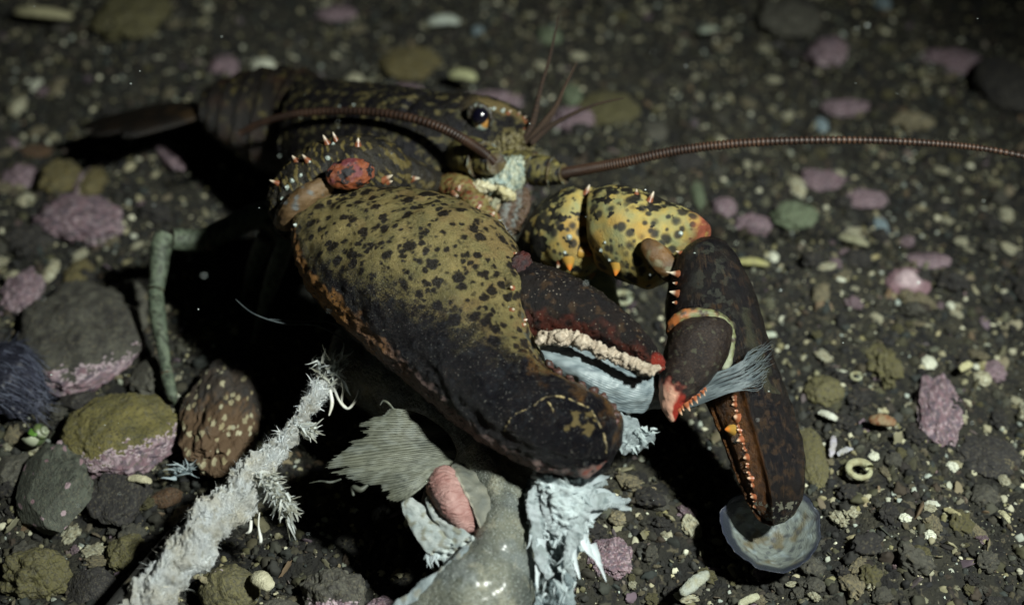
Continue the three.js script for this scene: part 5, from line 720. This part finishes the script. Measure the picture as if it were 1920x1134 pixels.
for (const [x, y, w, h, l] of [[1695, 985, 26, 18, 'white pebble left of the thin tan sliver'], [1742, 1014, 24, 22, 'white pebble below the thin tan sliver'], [1790, 862, 26, 22, 'white pebble below the large creased pink stone'], [1640, 852, 22, 18, 'pale pebble right of the ring-shaped shell'], [1575, 540, 18, 14, 'tiny pale pebble right of the pincer arm'], [1785, 568, 16, 16, 'tiny bright pebble right of the oval pale pink pebble'], [1450, 488, 20, 22, 'pale pebble right of the yellowish curved sliver'], [1580, 700, 34, 26, 'pale blue-grey pebble beside the olive stone'], [1400, 620, 30, 22, 'dull pebble behind the pincer claw'], [1836, 672, 14, 12, 'tiny cream grain right of the round white pebble']]) S('pebble', x, y, w, h, 'white', l, 'pebble', { pale: 1 });

// ------------------------------------------------------------------ pebbles, shell bits, gravel
const busy = (x, y) => (x > 330 && x < 1010 && y > 120 && y < 1134 && !(x < 560 && y > 1040)) || (x >= 1000 && x < 1520 && y > 330 && y < 900);
const KINDS = [['grey pebble', 'plain grey pebble lying among the gravel', 'grey', 90, 16, 48, 'grey pebbles among the gravel'], ['dark pebble', 'plain blackish pebble lying among the gravel', 'dark', 110, 18, 60, 'blackish pebbles among the gravel'], ['olive pebble', 'small olive brown pebble lying among the gravel', 'olive', 70, 12, 40, 'olive pebbles among the gravel'], ['tan grain', 'small tan shell grain lying among the gravel', 'tan', 150, 10, 48, 'tan shell grains among the gravel'], ['pale grain', 'tiny pale shell grain lying among the gravel', 'pale', 220, 9, 44, 'pale shell grains among the gravel'], ['lilac pebble', 'small dull lilac pebble lying among the gravel', 'lilac', 24, 14, 34, 'lilac pebbles among the gravel']];
for (const [kind, label, look, n, s0, s1, group] of KINDS) {
  const protos = [0, 1, 2, 3].map((i) => lump(7, look === 'pale' || look === 'tan' ? [1, 0.34, 0.62] : [1, 0.62, 0.8], { rough: 0.4, s: 40 + i * 3.1 + label.length, angular: i % 2 ? 0.7 : 0, color: looks[look](i * 2.3 + label.length), uvs: 1 }));
  for (let i = 0, guard = 0; i < n && guard < 4000; guard++) {
    const x = rr(-20, 1940), y = rr(-10, 1140); if (busy(x, y)) continue; i++;
    const g = gnd(x, y), r = (lerp(s0, s1, rnd() ** 2) / 2) * 0.00029 * (1 + 0.25 * rnd()); g.y = hgt(g.x, g.z) + r * 0.35;
    const m = solo(kind.replace(' ', '_'), protos[i % 4], look === 'pale' ? paleMat : stoneMat, label, kind.split(' ')[1] === 'grain' ? 'shell grain' : 'pebble', g, group); m.scale.setScalar(r); m.rotation.set(rr(-0.3, 0.3), rr(0, 6.28), rr(-0.3, 0.3));
  }
}
const M4 = new THREE.Matrix4(), Q4 = new THREE.Quaternion(), E4 = new THREE.Euler();
function scatter(name, label, cat, n, geo, m, size, cols, area = [-0.85, 0.85, -1.25, 0.36]) {
  const I = new THREE.InstancedMesh(geo, m, n); I.name = numbered(name); I.castShadow = I.receiveShadow = true; const c = new THREE.Color();
  for (let i = 0; i < n; i++) {
    const z = area[2] + (area[3] - area[2]) * Math.pow(rnd(), 0.75), x = rr(area[0], area[1]) * lerp(1, 0.55, clamp((z + 1.25) / 1.6)), r = size();
    E4.set(rr(0, 6.28), rr(0, 6.28), rr(0, 6.28)); Q4.setFromEuler(E4); M4.compose(V(x, hgt(x, z) + r * rr(-0.6, 0.3), z), Q4, V(r, r * rr(0.5, 0.9), r * rr(0.6, 1))); I.setMatrixAt(i, M4);
    const q = mixc(cols[Math.floor(rnd() * cols.length)], cols[Math.floor(rnd() * cols.length)], rnd() * 0.6), k = 0.7 + 0.6 * rnd(); I.setColorAt(i, c.setRGB(q[0] * k, q[1] * k, q[2] * k));
  }
  I.userData = { label, category: cat, kind: 'stuff' }; scene.add(I);
}
{
  const plate = (s) => { const g = lump(2, [1, 0.28, 0.7], { rough: 0.6, s, angular: 0.9, color: () => [1, 1, 1] }); g.deleteAttribute('color'); return g; };
  const grain = (s, a) => { const g = lump(2, [1, 1, 1], { rough: 0.5, s, angular: a, color: () => [1, 1, 1] }); g.deleteAttribute('color'); return g; };
  const gm = new THREE.MeshStandardMaterial({ roughness: 0.85 }), base = ['#161616', '#1f1f1b', '#2c2b23', '#1c1c1b', '#151618', '#3d3a2c', '#23221b', '#32332f', '#41402c', '#2b312e', '#393026', '#48483c'].map(C), light = ['#8d8668', '#a9a487', '#c3c2aa', '#77724f', '#9aa39a', '#6d6a4c'].map(C);
  for (let i = 0; i < 4; i++) scatter('gravel', 'dark mixed gravel and grit covering the seabed', 'gravel', 26000, grain(60 + i * 2.7, i % 2 ? 0.8 : 0.3), gm, () => lerp(0.0005, 0.0046, rnd() ** 3.6), base);
  const mixedC = ['#5f5b45', '#77735a', '#4a4a3a', '#6b6250', '#3c4038', '#8a866c', '#55594c', '#6d5a44', '#5c4f58'].map(C);
  for (let i = 0; i < 3; i++) scatter('stone_chip', 'small flat chips of stone and shell strewn over the gravel', 'chips', 6500, plate(90 + i * 3.3), gm, () => lerp(0.001, 0.0062, rnd() ** 3), mixedC);
  for (let i = 0; i < 2; i++) scatter('shell_grit', 'fine pale shell grit sprinkled over the gravel', 'shell grit', 15000, grain(80 + i * 2.7, 0.8), gm, () => lerp(0.0005, 0.0030, rnd() ** 3.2), light);
}

{ // specks drifting in the water
  const g = new THREE.IcosahedronGeometry(1, 1), n = 70, I = new THREE.InstancedMesh(g, new THREE.MeshStandardMaterial({ color: 0xb9c2bf, roughness: 0.7 }), n); I.name = 'drifting_specks';
  for (let i = 0; i < n; i++) { const p = at(rr(0, 1920), rr(0, 1134), rr(0.5, 0.7)), r = lerp(0.00012, 0.00042, rnd() ** 2); M4.compose(p, Q4.identity(), V(r * rr(0.7, 2), r, r)); I.setMatrixAt(i, M4); }
  I.userData = { label: 'tiny pale specks drifting in the dark water', category: 'specks', kind: 'stuff' }; scene.add(I);
}
renderer.render(scene, camera);
